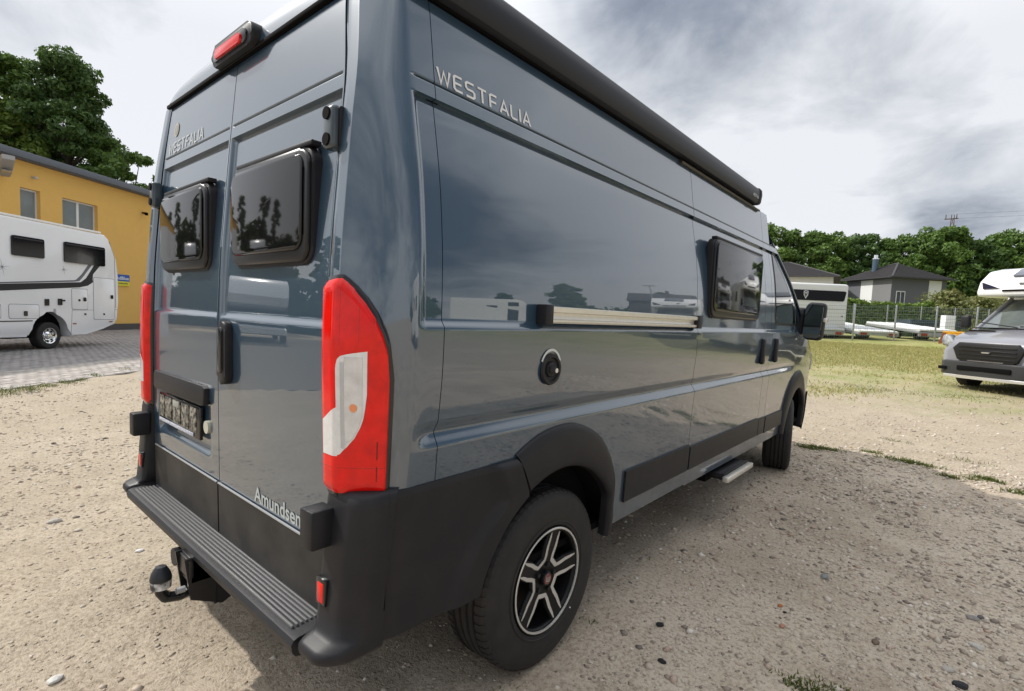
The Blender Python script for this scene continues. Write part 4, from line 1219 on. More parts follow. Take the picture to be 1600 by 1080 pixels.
# lamp on wall
q = BM(); q.prism([(0, 0), (.62, .28), (.78, .30), (.80, .20), (.30, -.02), (.02, -.06)], -.11, .11, 'x', bev=.02)
lm = q.build('wall_lamp', mat('lamp_grey', (.34, .34, .33), .5), bld); 
lm.rotation_euler = (0, 0, R_(180-35)); lm.location = (-5.45, -.02, 5.50); lm.scale = (1.5, 1.5, 1.5)
q = BM(); q.box((-.08, .02, -.012), (.08, .55, .01)); 
q.build('lamp_glass', mat('lamp_glass', (.28, .28, .26), .25, coat=.5), lm)
q = BM(); q.ellipsoid((-4.45, -.12, 5.62), (.07, .09, .05), 2); q.box((-4.48, -.02, 5.60), (-4.42, .0, 5.68)); q.build('small_camera', mat('cam_grey', (.5, .5, .48), .5), bld)
q = BM(); q.box((.45, -.22, 5.32), (.60, -.02, 5.38), .01); q.box((.42, -.3, 5.24), (.52, -.18, 5.34), .02); q.build('wall_bracket', DARK, bld)
# sign
sg = empty('wall_sign', (-26.58+.8083*.01, 6.0+.5887*.01, 0), yaw_b, 'small blue and yellow sign on the yellow wall behind the motorhome', 'sign')
box('blue_panel', (-1.05, -.03, 2.15), (-.28, -.012, 2.44), mat('sign_blue', (.02, .10, .42), .4), sg, 0)
box('yellow_panel', (-1.05, -.03, 1.95), (-.28, -.012, 2.147), mat('sign_yellow', (.75, .68, .03), .5), sg, 0)
V4, F4 = text_tris('AdBlue', .20, .004)
V4 = V4*[.68/V4[:, 0].max(), 1]
meshobj('lettering', [(-1.0+v[0], -.033, 2.21+v[1]) for v in V4], F4, FRAME, sg)
V4, F4 = text_tris('Tankstelle', .11, .002); V4 = V4*[.58/V4[:, 0].max(), 1]
meshobj('lettering', [(-.96+v[0], -.033, 2.02+v[1]) for v in V4], F4, mat('sign_ink', (.03, .04, .05), .5), sg)

# ------------------------------------------------------------------ left motorhome
def motorhome_left():
    d = Vector((-.6494, .7605, 0)); yaw = math.atan2(d.y, d.x)
    mh = empty('motorhome', (-15.818, 1.736, 0), yaw, 'long white motorhome with black swoosh stripes parked in front of the yellow building', 'motorhome')
    # local: x towards rear, y inwards (away from camera), side face at y=-.06
    T_, B_ = 3.12, .36
    def rear(z): return 2.27-.20*max(0, (z-2.2)/1.0)**2-(.12 if z < .9 else 0)*((.9-z)/.5)
    prof = [(-5.2, .40), (-.66, .40)]
    for i in range(0, 17):
        a = math.pi-math.pi*i/16
        prof.append((0+.62*math.cos(a)*.92, .38+.60*math.sin(a)**.8 if 0 < i < 16 else .38))
    prof += [(.62, .30), (1.1, .36), (1.7, .50), (2.14, .62), (2.25, .80), (2.27, 1.3), (2.26, 2.1), (2.19, 2.55), (2.08, 2.88), (1.93, 3.12), (1.80, 3.22), (-5.2, 3.24)]
    q = BM(); q.prism(prof, 0, 2.2, 'y', bev=.05, seg=3)
    body = q.build('body', WHITE, mh, angle=40)
    box('cavity', (-.9, .25, .3), (.9, 2.0, 1.1), DARK, mh, 0)
    box('roof_rail', (-5.2, .02, 3.235), (1.7, .12, 3.29), WHITE, mh, .02)
    BLK = mat('window_black', (.006, .006, .010), .06, coat=.5)
    def flat(name, pts, mt, off=.006, par=None):
        n = len(pts); q = BM()
        q.prism(pts, -off, .012, 'y'); return q.build(name, mt, par or mh, smooth=False)
    for (a, c, e, f) in ((-1.0, -.16, 2.32, 2.80), (.42, 1.76, 2.30, 2.84), (-3.6, -2.4, 2.3, 2.85)):
        o = flat('window', rrect(c-a, f-e, .05, 4, (a+c)/2, (e+f)/2), BLK, .035)
        flat('window_edge', rrect(c-a-.08, .03, .012, 3, (a+c)/2, f-.05), mat('win_edge', (.03, .03, .033), .3), .038, o)
    GR = mat('stripe_grey', (.13, .14, .16), .4); BKS = mat('stripe_black', (.008, .010, .016), .35)
    flat('black_stripe', [(-5.2, 1.22), (-1.3, 1.46), (.9, 1.655), (1.18, 1.72), (1.36, 1.83), (1.34, 1.90), (1.36, 2.05), (1.60, 2.30), (1.40, 2.30), (1.12, 1.92), (.95, 1.80), (-1.3, 1.62), (-5.2, 1.38)], BKS, .004)
    flat('grey_stripe', [(-5.2, 1.47), (-1.3, 1.66), (.72, 1.84), (.80, 1.86), (.98, 2.02), (1.20, 2.30), (1.32, 2.30), (1.05, 1.98), (.90, 1.83), (.74, 1.80), (-1.3, 1.62+.01), (-5.2, 1.43)], GR, .0035)
    def frame(name, a, c, e, f, rd=.05, t=.011):
        o_ = rrect(c-a, f-e, rd, 5, (a+c)/2, (e+f)/2); i_ = rrect(c-a-2*t, f-e-2*t, rd-t/2, 5, (a+c)/2, (e+f)/2)
        V = [(x, -.003, z) for x, z in o_]+[(x, -.003, z) for x, z in i_]; n = len(o_)
        o = meshobj(name, V, [(i, (i+1) % n, n+(i+1) % n, n+i) for i in range(n)], mat('seam_grey', (.14, .14, .15), .6), mh)
        q = BM(); q.prism(i_, -.006, .01, 'y', bev=.003); q.build('panel', WHITE, o, angle=40); return o
    frame('hatch', 1.36, 2.12, .76, 1.97); frame('hatch', .64, 1.17, 1.04, 1.62); frame('hatch', -1.10, -.31, .80, 1.16); frame('hatch', -2.2, -1.28, .80, 1.16)
    for (x, z, w_, h_) in ((2.02, 1.43, .09, .11), (1.06, 1.33, .09, .11), (.88, 1.30, .055, .06), (-.68, .93, .09, .12), (-.10, 1.22, .12, .17), (.28, 1.24, .12, .17), (1.07, .92, .05, .05), (1.72, .92, .05, .05)):
        flat('black_latch', rrect(w_, h_, .015, 3, x, z), GLOSSB, .02)
    flat('socket_arm', rrect(.12, .04, .015, 3, .36, 1.28), GLOSSB, .03)
    flat('seam', [(.60, .35), (.61, .35), (.66, 1.02), (.65, 1.02)], mat('seam_grey'), .002)
    flat('seam', [(.66, 1.02), (2.26, 1.05), (2.26, 1.058), (.66, 1.028)], mat('seam_grey'), .002)
    flat('seam', [(1.95, 3.05), (1.96, 3.05), (2.15, 2.62), (2.18, 1.1), (2.165, 1.1), (2.135, 2.62)], mat('seam_grey'), .002)
    flat('skirt_line', [(-5.2, .70), (-.50, .735), (-.50, .76), (-5.2, .725)], BKS, .006)
    flat('white_hook', rrect(.05, .12, .02, 3, .12, 1.0), mat('hook_grey', (.4, .4, .42), .4), .02)
    for (x, z) in ((.72, .66), (1.98, .70)): flat('side_marker', rrect(.11, .035, .01, 2, x, z), mat('marker_brown', (.25, .10, .06), .3), .01)
    for (x, z, s_) in ((-1.22, 2.02, .22), (.42, 1.98+.12, .17), (-3.2, 1.95, .22)):
        pts = []
        for k in range(16):
            a = math.pi*2*k/16+.2; rr_ = s_*(1.0 if k % 4 == 0 else .55) if k % 2 == 0 else s_*.055
            pts.append((x+rr_*math.cos(a), z+rr_*math.sin(a)))
        c0 = (x, -.0035, z); V = [c0]+[(p_[0], -.0035, p_[1]) for p_ in pts]
        meshobj('star_decal', V, [(0, i+1, (i+1) % 16+1) for i in range(16)], mat('star_grey', (.10, .12, .16), .4), mh)
    V5, F5, w5 = stroke_text('IX', .10, .35)
    meshobj('lettering', [(-1.62+v[0]*.20, -.004, 2.80+v[1]*.15) for v in V5], F5, mat('star_grey'), mh)
    for xw in (0.0, -4.6):
        q = BM(); q.lathe([(-.02, .20), (-.035, .25), (-.03, .32), (0, .350), (.20, .350), (.23, .30), (.22, .2)], (0, 0, 0), 'y', 40); w1 = q.build('wheel', RUBBER, mh)
        w1.location = (xw+.05, .10, .352)
        q = BM(); q.lathe([(-.03, .205), (-.02, .185), (.02, .175), (.03, .12), (.0, .10), (-.02, .06), (-.04, .055), (-.045, .001)], (0, 0, 0), 'y', 32); rm = q.build('rim', CHROME, w1)
        for k in range(8):
            a = k*math.pi/4; q = BM(); q.cyl((.145*math.cos(a), .022, .145*math.sin(a)), (.145*math.cos(a), .012, .145*math.sin(a)), .022, n=10); q.build('rim_hole', DARK, rm)
    return mh
motorhome_left()

# ------------------------------------------------------------------ grey van-based motorhome on the right
def ford(loc, yaw, label, capcol):
    mh = empty('motorhome', loc, yaw, label, 'motorhome', None)
    # local: front faces -y, x to the picture's right, z up
    def sec(y, z0, z1, w0, w1):
        """cross section: bottom width w0, top width w1"""
        return [(-w0, y, z0), (-w0*1.0, y, z0+(z1-z0)*.55), (-w1, y, z1-.06), (-w1+.10, y, z1), (0, y-.0, z1+.02), (w1-.10, y, z1), (w1, y, z1-.06), (w0, y, z0+(z1-z0)*.55), (w0, y, z0)]
    secs = [(-.02, .62, .98, .78, .62), (.03, .50, 1.06, .90, .78), (.16, .48, 1.13, .98, .88), (.45, .48, 1.24, 1.02, .92), (.85, .48, 1.335, 1.03, .93), (1.05, .48, 1.37, 1.03, .94)]
    V = []; 
    for s_ in secs: V += sec(*s_)
    n = 9; F = []
    for i in range(len(secs)-1):
        for j in range(n-1): F.append((i*n+j, i*n+j+1, (i+1)*n+j+1, (i+1)*n+j))
    F.append(tuple(range(n)))
    q = BM(); vv = [q.bm.verts.new(v) for v in V]
    for f in F: q.bm.faces.new([vv[i] for i in f])
    cab = q.build('body', GREYP, mh, angle=40)
    box('cab_side', (-1.03, 1.05, .48), (1.03, 2.3, 1.36), GREYP, mh, .03)
    # windscreen + pillars
    def wsx(z): return .93-.19*(z-1.36)/.72
    def wsy(z): return .98+.80*(z-1.36)/.72
    zs = np.linspace(1.38, 2.06, 8); ts = np.linspace(-1, 1, 13)
    V = []; 
    for t in ts:
        for z in zs: V.append((t*(wsx(z)-.05), wsy(z)-.12*(1-t*t)+.06, z))
    npmesh('windscreen', V, grid_faces(13, 8), mat('screen_glass', (.13, .155, .155), .04, coat=1, noise=(1.8, .8, (.05, .06, .06))), mh, smooth=True)
    for sd in (-1, 1):
        q = BM(); a = Vector((sd*(wsx(1.36)-.02), wsy(1.36)+.05, 1.34)); c = Vector((sd*(wsx(2.06)-.02), wsy(2.06)+.05, 2.08)); q.cyl(a, c, .045, .04, n=10); q.build('screen_pillar', GREYP, mh)
    q = BM(); q.box((-.86, .84, 1.365), (.86, .99, 1.385), .008); q.build('cowl', PLAST, mh)
    for (x0, x1) in ((-.78, -.02), (.0, .72)):
        q = BM(); q.cyl((x0, .90, 1.50 if x0 < -.5 else 1.42), (x1, .84, 1.395), .012, n=6); q.build('wiper', PLAST, mh)
    V = [(x, -.0, z) for x, z in ()]
    # hood vents
    for sx in (-1, 1):
        q = BM(); q.prism([(sx*.28, .58), (sx*.80, .60), (sx*.78, .66), (sx*.30, .65)], 1.26, 1.318, 'z'); q.build('hood_vent', GLOSSB, mh)
    # grille hexagon
    hexo = [(-.66, .90), (-.54, 1.03), (.54, 1.03), (.66, .90), (.56, .66), (.46, .60), (-.46, .60), (-.56, .66)]
    q = BM(); q.prism([(x, z) for x, z in hexo], -.085, .12, 'y', bev=.02); gr = q.build('grille', mat('grille_black', (.012, .012, .013), .35), mh, angle=40)
    for z in (.70, .78, .86, .94):
        q = BM(); q.box((-.54, -.10, z-.018), (.54, -.07, z+.012), .006); q.build('grille_slat', GLOSSB, gr)
    q = BM(); q.prism([(-.08, .84), (.08, .84), (.06, .815), (-.06, .815)], -.112, -.09, 'y'); q.build('emblem', SILV, gr)
    q = BM(); q.prism([(-.34, .645), (.34, .645), (.32, .63), (-.32, .63)], -.10, -.08, 'y'); q.build('lower_bar', CHROME, gr)
    for sd in (-1, 1):
        q = BM(); q.prism([(sd*.70, .92), (sd*.94, .93), (sd*.985, 1.02), (sd*.95, 1.17), (sd*.86, 1.19), (sd*.72, 1.04)], .02, .30, 'y', bev=.03); hl = q.build('headlight', mat('headlight_glass', (.42, .44, .46), .08, coat=1, noise=(9, 1.2, (.10, .11, .12))), mh, angle=50)
        q = BM(); q.ellipsoid((sd*.82, .035, 1.02), (.035, .02, .035), 2); q.build('headlight_bulb', CHROME, hl)
    q = BM(); 
    pts = [(-1.03, .25), (-.96, .08), (-.80, -.06), (-.5, -.12), (0, -.14), (.5, -.12), (.80, -.06), (.96, .08), (1.03, .25), (1.03, .5), (-1.03, .5)]
    q.prism(pts, .30, .62, 'z', bev=.04, seg=3); bp_ = q.build('bumper', mat('bumper_dark', (.03, .031, .033), .5), mh, angle=40)
    q = BM(); q.prism([(-.80, -.075), (-.5, -.135), (0, -.155), (.5, -.135), (.80, -.075), (.78, .0), (-.78, .0)], .245, .31, 'z', bev=.012); q.build('skid_bar', SILVC, bp_, angle=40)
    q = BM(); q.box((-.50, -.15, .42), (.50, -.10, .52), .01); q.build('bumper_intake', DARK, bp_)
    for sd in (-1, 1):
        q = BM(); q.prism(rrect(.16, .07, .02, 3, sd*.83, .44), -.10, .05, 'y'); q.build('fog_recess', DARK, bp_)
        q = BM(); q.box((sd*1.16-.10, .98, 1.36), (sd*1.16+.10, 1.10, 1.66), .045, 3); mr = q.build('mirror', PLAST, mh)
        q = BM(); q.box((sd*1.08-.12, 1.03, 1.42), (sd*1.08+.02, 1.09, 1.50), .01); q.build('mirror_arm', PLAST, mr)
        q = BM(); q.lathe([(-.11, .20), (-.11, .345), (.11, .345), (.11, .2)], (0, 0, 0), 'x', 32); w_ = q.build('wheel', RUBBER, mh); w_.location = (sd*.88, .93, .345)
        q = BM(); q.lathe([(sd*.10, .205), (sd*.08, .19), (sd*.06, .1), (sd*.09, .001)], (0, 0, 0), 'x', 24); q.build('rim', STEEL, w_)
    # nose of the living box
    prof = [(1.12, 2.10), (1.08, 2.20), (1.16, 2.45), (1.45, 2.70), (1.85, 2.79), (2.5, 2.81), (2.5, 2.08)]
    q = BM(); q.prism(prof, -1.04, 1.04, 'x', bev=.0)
    bmesh.ops.bevel(q.bm, geom=q.bm.edges[:], offset=.13, segments=4, affect='EDGES', profile=.5, clamp_overlap=True)
    ns = q.build('cap', WHITE, mh, angle=60)
    for sd in (-1, 1):
        V = [(sd*.98, 1.085, 2.42), (sd*.98, 1.06, 2.27), (sd*.66, 1.055, 2.27)]
        q = BM(); q.prism([(sd*.93, 2.43), (sd*.90, 2.27), (sd*.58, 2.28)], 1.075, 1.14, 'y'); q.build('cap_window', mat('cap_glass', (.015, .02, .05), .08, coat=1), ns)
    q = BM(); q.box((-.52, 1.065, 2.205), (.52, 1.12, 2.245), .01); q.build('cap_slot', DARK, ns)
    q = BM(); q.prism([(1.20, 2.57), (1.46, 2.725), (1.75, 2.79), (1.75, 2.70), (1.46, 2.64), (1.26, 2.52)], -.42, .42, 'x', bev=.01); q.build('roof_window', mat('cap_glass'), ns)
    q = BM(); q.box((-.25, 1.07, 2.385), (-.12, 1.15, 2.395)); q.build('lettering', mat('star_grey'), ns)
    box('living_box', (-1.14, 2.3, .42), (1.14, 6.8, 2.80), WHITE, mh, .10, 4)
    box('under_tray', (-.95, .5, .30), (.95, 6.4, .47), DARK, mh, 0)
    for sd in (-1, 1):
        q = BM(); q.lathe([(-.11, .20), (-.11, .345), (.11, .345), (.11, .2)], (0, 0, 0), 'x', 32); w_ = q.build('wheel', RUBBER, mh); w_.location = (sd*.98, 4.8, .345)
        q = BM(); q.prism(rrect(.9, .5, .05, 4, 3.6, 1.75), -0.01, 0.01, 'x'); ww = q.build('window', GLOSSB, mh); ww.location = (sd*1.145, 0, 0)
    return mh
def gz(x, y): return float(ground_z(np.array(float(x)), np.array(float(y))))
ford((2.74, 14.1, gz(2.8, 14.6)), R_(-33), 'grey-fronted white motorhome facing the camera at the right edge', 'white')

# ------------------------------------------------------------------ far caravan behind the fence
cv = empty('motorhome', (-4.3, 32.9, gz(-4, 32)), math.atan2(2.4, 3.0), 'cream white motorhome with black window band and shield emblem behind the fence', 'motorhome')
q = BM(); q.box((-2.4, 0, .45), (2.05, 2.3, 3.18), .16, 4); bdy = q.build('body', mat('cream_white', (.66, .66, .64), .3, coat=.5), cv)
q = BM(); q.prism([(-2.2, 2.18), (-2.2, 2.78), (1.80, 2.76), (1.88, 2.70), (1.80, 2.24), (1.72, 2.18)], -.03, .02, 'y'); bnd = q.build('window_band', mat('band_black', (.006, .006, .01), .3, spec=.2), cv)
q = BM(); q.prism([(-.55, 2.70), (-.42, 2.73), (-.29, 2.70), (-.30, 2.48), (-.42, 2.26), (-.54, 2.48)], -.05, -.03, 'y'); em = q.build('shield_emblem', SILV, cv)
q = BM(); q.prism([(-.51, 2.66), (-.42, 2.69), (-.33, 2.66), (-.34, 2.50), (-.42, 2.33), (-.50, 2.50)], -.056, -.045, 'y'); e2_ = q.build('shield_centre', DARK, em)
q = BM(); q.prism([(-.49, 2.62), (-.35, 2.62), (-.37, 2.57), (-.47, 2.57)], -.062, -.05, 'y'); q.prism([(-.43, 2.57), (-.41, 2.57), (-.41, 2.4), (-.43, 2.4)], -.062, -.05, 'y'); q.build('shield_mark', SILV, em)
q = BM(); q.box((1.72, -.03, 1.30), (1.78, .01, 1.36)); q.build('latch', DARK, cv)
q = BM(); q.box((-2.1, -.012, 1.72), (1.9, .0, 1.735)); q.build('trim_line', mat('seam_grey'), cv)
for xx in (-1.4, 1.2):
    q = BM(); q.lathe([(0, .2), (-.01, .34), (.2, .34), (.2, .2)], (xx, .1, .34), 'y', 24); q.build('wheel', RUBBER, cv)

# ------------------------------------------------------------------ fences
WIRE = mat('fence_wire', (.22, .27, .25), .5, metal=.2)
def fence(p0, p1, n, h, label, cat_group, z0=None, step=.2, vstep=.12, rad=.007):
    p0 = np.array(p0, float); p1 = np.array(p1, float); L = np.linalg.norm(p1-p0); d = (p1-p0)/L
    yaw = math.atan2(d[1], d[0]); zb = z0 if z0 is not None else gz(*p0)
    f = empty('fence', (p0[0], p0[1], zb), yaw, label, 'fence', cat_group)
    post = None
    for i in range(n+1):
        x = L*i/n; pp = p0+d*x; zz_ = (gz(*pp) if z0 is None else z0)-zb
        if post is None:
            q = BM(); q.box((-.035, -.03, -.1), (.035, .03, h+.06), .006); post = q.build('post', STEEL, f); o = post
        else: o = post.copy(); col.objects.link(o); o.parent = f
        o.location = (x, 0, zz_)
    for i in range(n):
        xa, xb = L*i/n+.04, L*(i+1)/n-.04
        pa = p0+d*xa; pb = p0+d*xb; za = (gz(*pa) if z0 is None else z0)-zb; zb_ = (gz(*pb) if z0 is None else z0)-zb
        V = []; F = []
        def bar(a, c, r_):
            k = len(V); a = np.array(a); c = np.array(c); dd = c-a; u_ = np.array([0, 0, 1.]) if abs(dd[2]) < abs(dd[0]) else np.array([1., 0, 0]); v_ = np.array([0, 1., 0])
            for pnt in (a, c):
                for (s1, s2) in ((1, 1), (-1, 1), (-1, -1), (1, -1)): V.append(pnt+u_*r_*s1+v_*r_*s2)
            for j in range(4): F.append((k+j, k+(j+1) % 4, k+4+(j+1) % 4, k+4+j))
        for k in range(int(h/step)+1): bar((xa, 0, za+.06+k*step), (xb, 0, zb_+.06+k*step), rad)
        m_ = int((xb-xa)/vstep)
        for k in range(m_+1):
            t = k/m_; bar((xa+(xb-xa)*t, -.008, za+(zb_-za)*t+.04), (xa+(xb-xa)*t, -.008, za+(zb_-za)*t+h), rad*.26)
        meshobj('wire_panel', V, F, WIRE, f, kind='stuff')
    return f
fence((-8.9, 26.0), (11.5, 45.0), 12, 1.9, 'grey metal mesh fence at the far edge of the grass field', None)
fence((-8, 43.0), (14, 61.5), 11, 2.25, 'grey mesh fence running in front of the hedge', None, z0=1.20)

# hedge + bushes + trees -------------------------------------------------
def leaf_cloud(n, centers, radii, size, r, up=.3):
    k = r.integers(0, len(centers), n)
    v = r.normal(0, 1, (n, 3)); v /= np.linalg.norm(v, axis=1, keepdims=True)
    rad = r.uniform(.35, 1.05, n)**.6
    c = centers[k]+v*radii[k]*rad[:, None]
    nr = v*.6+r.normal(0, 1, (n, 3))*.7+np.array([0, 0, up]); nr /= np.linalg.norm(nr, axis=1, keepdims=True)
    t = np.cross(nr, r.normal(0, 1, (n, 3))); t /= np.linalg.norm(t, axis=1, keepdims=True)+1e-9; b_ = np.cross(nr, t)
    s_ = size*np.exp(r.normal(0, .35, n))[:, None]
    q = np.stack([c-t*s_, c-b_*s_*.6+nr*s_*.12, c+t*s_, c+b_*s_*.6+nr*s_*.12], 1)
    return q.reshape(-1, 3)
def leaf_mat(name, cols, t=.3): return island_mat(name, cols, .55, t, .35)
LM = [leaf_mat('leaves_dark', [(0.044, 0.091, 0.025), (0.070, 0.131, 0.033), (0.111, 0.191, 0.044), (0.060, 0.111, 0.040)]),
      leaf_mat('leaves_mid', [(0.060, 0.121, 0.026), (0.101, 0.181, 0.036), (0.161, 0.252, 0.051), (0.091, 0.161, 0.040)]),
      leaf_mat('leaves_bright', [(0.093, 0.155, 0.028), (0.139, 0.217, 0.034), (0.202, 0.279, 0.054), (0.109, 0.186, 0.031)]),
      leaf_mat('leaves_olive', [(0.124, 0.147, 0.046), (0.186, 0.202, 0.062), (0.248, 0.248, 0.093), (0.139, 0.171, 0.046)])]
BARK = mat('bark', (.07, .055, .04), .95, noise=(8, .6, (.03, .025, .02)))
TREES = {}
def tree_mesh(key, H, Rw, nl, size, seed, style='round', mi=0, trunk_h=.25):
    if key in TREES: return TREES[key]
    r = np.random.default_rng(seed)
    nc = {'round': 130, 'poplar': 90, 'open': 46, 'bush': 34}[style]
    C = []; Rd = []
    base = H*trunk_h
    for i in range(nc):
        t = r.uniform(0, 1)
        if style == 'poplar': w_ = Rw*(.30+.75*math.sin(math.pi*min(1, t*.85+.12)))
        elif style == 'open': w_ = Rw*math.sin(math.pi*(.18+.75*t))**.6
        elif style == 'bush': w_ = Rw*math.sqrt(max(0, 1-t**2))
        else: w_ = Rw*math.sin(math.pi*(.12+.80*t))**.7
        a = r.uniform(0, 6.28); rr_ = w_*math.sqrt(r.uniform(.05, 1))*.82
        C.append((rr_*math.cos(a), rr_*math.sin(a), base+(H-base)*t*.93)); 
        s_ = {'round': .17, 'poplar': .21, 'open': .17, 'bush': .34}[style]*Rw*r.uniform(.6, 1.3)
        Rd.append((s_*1.15, s_*1.15, s_*.75))
    C = np.array(C); Rd = np.array(Rd)
    V = leaf_cloud(nl, C, Rd, size, r)
    F = np.arange(len(V)).reshape(-1, 4)
    o = npmesh('crown', V, F, LM[mi], None); cm = o.data; bpy.data.objects.remove(o)
    q = BM()
    q.cyl((0, 0, -.3), (0, 0, H*.30), Rw*.055+.06, Rw*.04+.04, n=10); q.cyl((0, 0, H*.30), (.02*H, 0, H*.75), Rw*.04+.04, .04, n=8)
    for i in range(0, nc, 4):
        c = C[i]; z0 = max(base*.6, min(c[2]-.25*Rw, H*.7)); q.cyl((0, 0, z0*.85), tuple(c), .02+.018*Rw, .015, n=5)
    o = q.build('trunk', BARK, None); tm = o.data; bpy.data.objects.remove(o)
    TREES[key] = (cm, tm); return TREES[key]
def tree(key, x, y, s, rz, label, cat='tree', group=None, z=None, sz=None, kind_name='tree', parts=True):
    cm, tm = TREES[key]
    e = empty(kind_name, (x, y, gz(x, y) if z is None else z), rz, label, cat, group); e.scale = (s, s, sz or s)
    c = bpy.data.objects.new('crown' if cat != 'bush' else 'foliage', cm); link(c, e)
    t = bpy.data.objects.new('trunk' if cat != 'bush' else 'stems', tm); link(t, e)
    return e
tree_mesh('big', 20, 3.7, 42000, .115, 21, 'poplar', 0, .15)
tree_mesh('big2', 20, 3.9, 40000, .115, 27, 'poplar', 1, .15)
tree_mesh('mid', 14, 3.3, 26000, .11, 22, 'round', 2, .2)
tree_mesh('open', 12, 2.9, 8200, .115, 23, 'open', 1, .15)
tree_mesh('fa', 16, 6.0, 30000, .19, 24, 'round', 1, .12)
tree_mesh('fb', 15, 5.5, 28000, .19, 25, 'round', 0, .1)
tree_mesh('fc', 16, 6.4, 26000, .20, 26, 'round', 1, .1)
tree_mesh('poplar', 20, 3.0, 12000, .20, 28, 'poplar', 0, .08)
tree_mesh('bush', 2.6, 1.9, 6500, .075, 29, 'bush', 3, .0)
tree_mesh('bushg', 2.6, 1.9, 6500, .075, 30, 'bush', 2, .0)
# left: behind the yellow building
tree('big2', -53.6, 4.2, 1.0, .3, 'tall dark tree cut off by the left edge behind the yellow building', z=0)
tree('big', -49.9, 7.1, 1.02, 1.2, 'tallest dark green tree rising behind the yellow building', z=0)
tree('mid', -50.3, 3.9, 1.14, 2.0, 'bright green rounded tree in front of the dark trees behind the building', z=0)
tree('big', -54.5, 8.2, 1.0, 5.2, 'dark tree standing behind the tallest one and filling its gaps', z=0)
tree('open', -45.6, 10.2, 1.08, .6, 'sparse tree with gaps in its crown just left of the camper van', z=0)
tree('big2', -48.6, 9.4, .70, 4.1, 'small dark tree between the tallest tree and the sparse one', z=0)
tree('open', -43.5, 12.0, .86, 3.6, 'low sparse tree half hidden behind the camper van', z=0)

# right: forest edge
rr = np.random.default_rng(5)
fl = [('fa', -20.2, 86.5, .94, 'round dark tree at the left end of the forest edge beside the van'),
      ('fc', -14.5, 89, .92, 'tree with a ragged crown right of the round dark tree'),
      ('fb', -10, 93, .98, 'tree behind the chimney of the dark house'),
      ('fa', -5, 96.5, .97, 'broad tree rising over the dark house roof'),
      ('fc', -.5, 99, .93, 'ragged tree right of the dark house roof peak'),
      ('fb', 3.0, 102, .96, 'dark tree just left of the power pole'),
      ('fa', 7.5, 106, .95, 'broad tree right of the power pole'),
      ('fc', 12.5, 109, 1.05, 'tall ragged tree at the right edge of the photo'),
      ('fb', -27, 84, .95, 'dark tree hidden behind the camper van front')]
for i, (k, x, y, s, lb) in enumerate(fl):
    tree(k, x, y, s, rr.uniform(0, 6), lb, group='trees of the forest edge', z=1.15, sz=s*rr.uniform(1.0, 1.12))
# second row, understorey: one mass
V = []; r = np.random.default_rng(8)
C = []; Rd = []
for i in range(260):
    t = r.uniform(0, 1); C.append((-34+62*t+r.normal(0, 1), 86+38*t+r.uniform(-2, 9), 1.2+min(abs(r.normal(0, 1))*4.6, 12))); s_ = r.uniform(2.0, 3.6); Rd.append((s_, s_, s_*.9))
V = leaf_cloud(90000, np.array(C), np.array(Rd), .30, r)
o = npmesh('forest', V, np.arange(len(V)).reshape(-1, 4), LM[0], None, kind='stuff'); o['label'] = 'dense dark undergrowth of the forest behind the houses'
# hedge
hd0 = np.array([-9.5, 44.5]); hd1 = np.array([5.0, 57.0]); L = np.linalg.norm(hd1-hd0); dh = (hd1-hd0)/L; nh = np.array([-dh[1], dh[0]])
V = []
n = 34000; t = r.uniform(0, L, n); a = r.uniform(-1.0, 1.0, n); z = r.uniform(0, 2.55, n)
face = r.integers(0, 3, n); a = np.where(face == 0, -1+r.normal(0, .08, n), a); z = np.where(face == 1, 2.5+r.normal(0, .10, n)+vnoise(t*.8, t*0, 4)*.5, z)
C = np.stack([hd0[0]+dh[0]*t+nh[0]*a*.6+nh[0]*1.2, hd0[1]+dh[1]*t+nh[1]*a*.6+nh[1]*1.2, 1.2+z], -1)
V = leaf_cloud(n, C, np.full((n, 3), .08), .085, r); # each leaf around its own centre
o = npmesh('foliage', V, np.arange(len(V)).reshape(-1, 4), LM[2], None, kind='stuff')
he = empty('hedge', (hd0[0], hd0[1], 1.2), 0, 'clipped green hedge behind the mesh fence in front of the dark house', 'hedge'); o.parent = he; o.location = (-hd0[0], -hd0[1], -1.2)
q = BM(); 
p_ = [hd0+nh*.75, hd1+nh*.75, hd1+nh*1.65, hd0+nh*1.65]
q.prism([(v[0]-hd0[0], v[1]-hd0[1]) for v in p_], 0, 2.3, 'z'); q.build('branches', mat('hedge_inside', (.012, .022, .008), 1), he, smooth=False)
for i, (x, y, s, k, lb) in enumerate(((1.3, 55.5, 1.45, 'bush', 'olive green bush in front of the white gable part of the dark house'), (3.6, 57.3, 1.35, 'bush', 'olive bush right of the hedge below the forest'), (6.2, 59.0, 1.5, 'bush', 'broad olive bush behind the white motorhome cap'),
                                     (-.8, 54.2, 1.05, 'bushg', 'bright green bush at the right end of the hedge'), (3.2, 50.5, .55, 'bush', 'small yellowish bush behind the white cabinet'))):
    tree(k, x, y, s, i*1.3, lb, 'bush', 'bushes between the fence and the house', z=1.15, kind_name='bush')

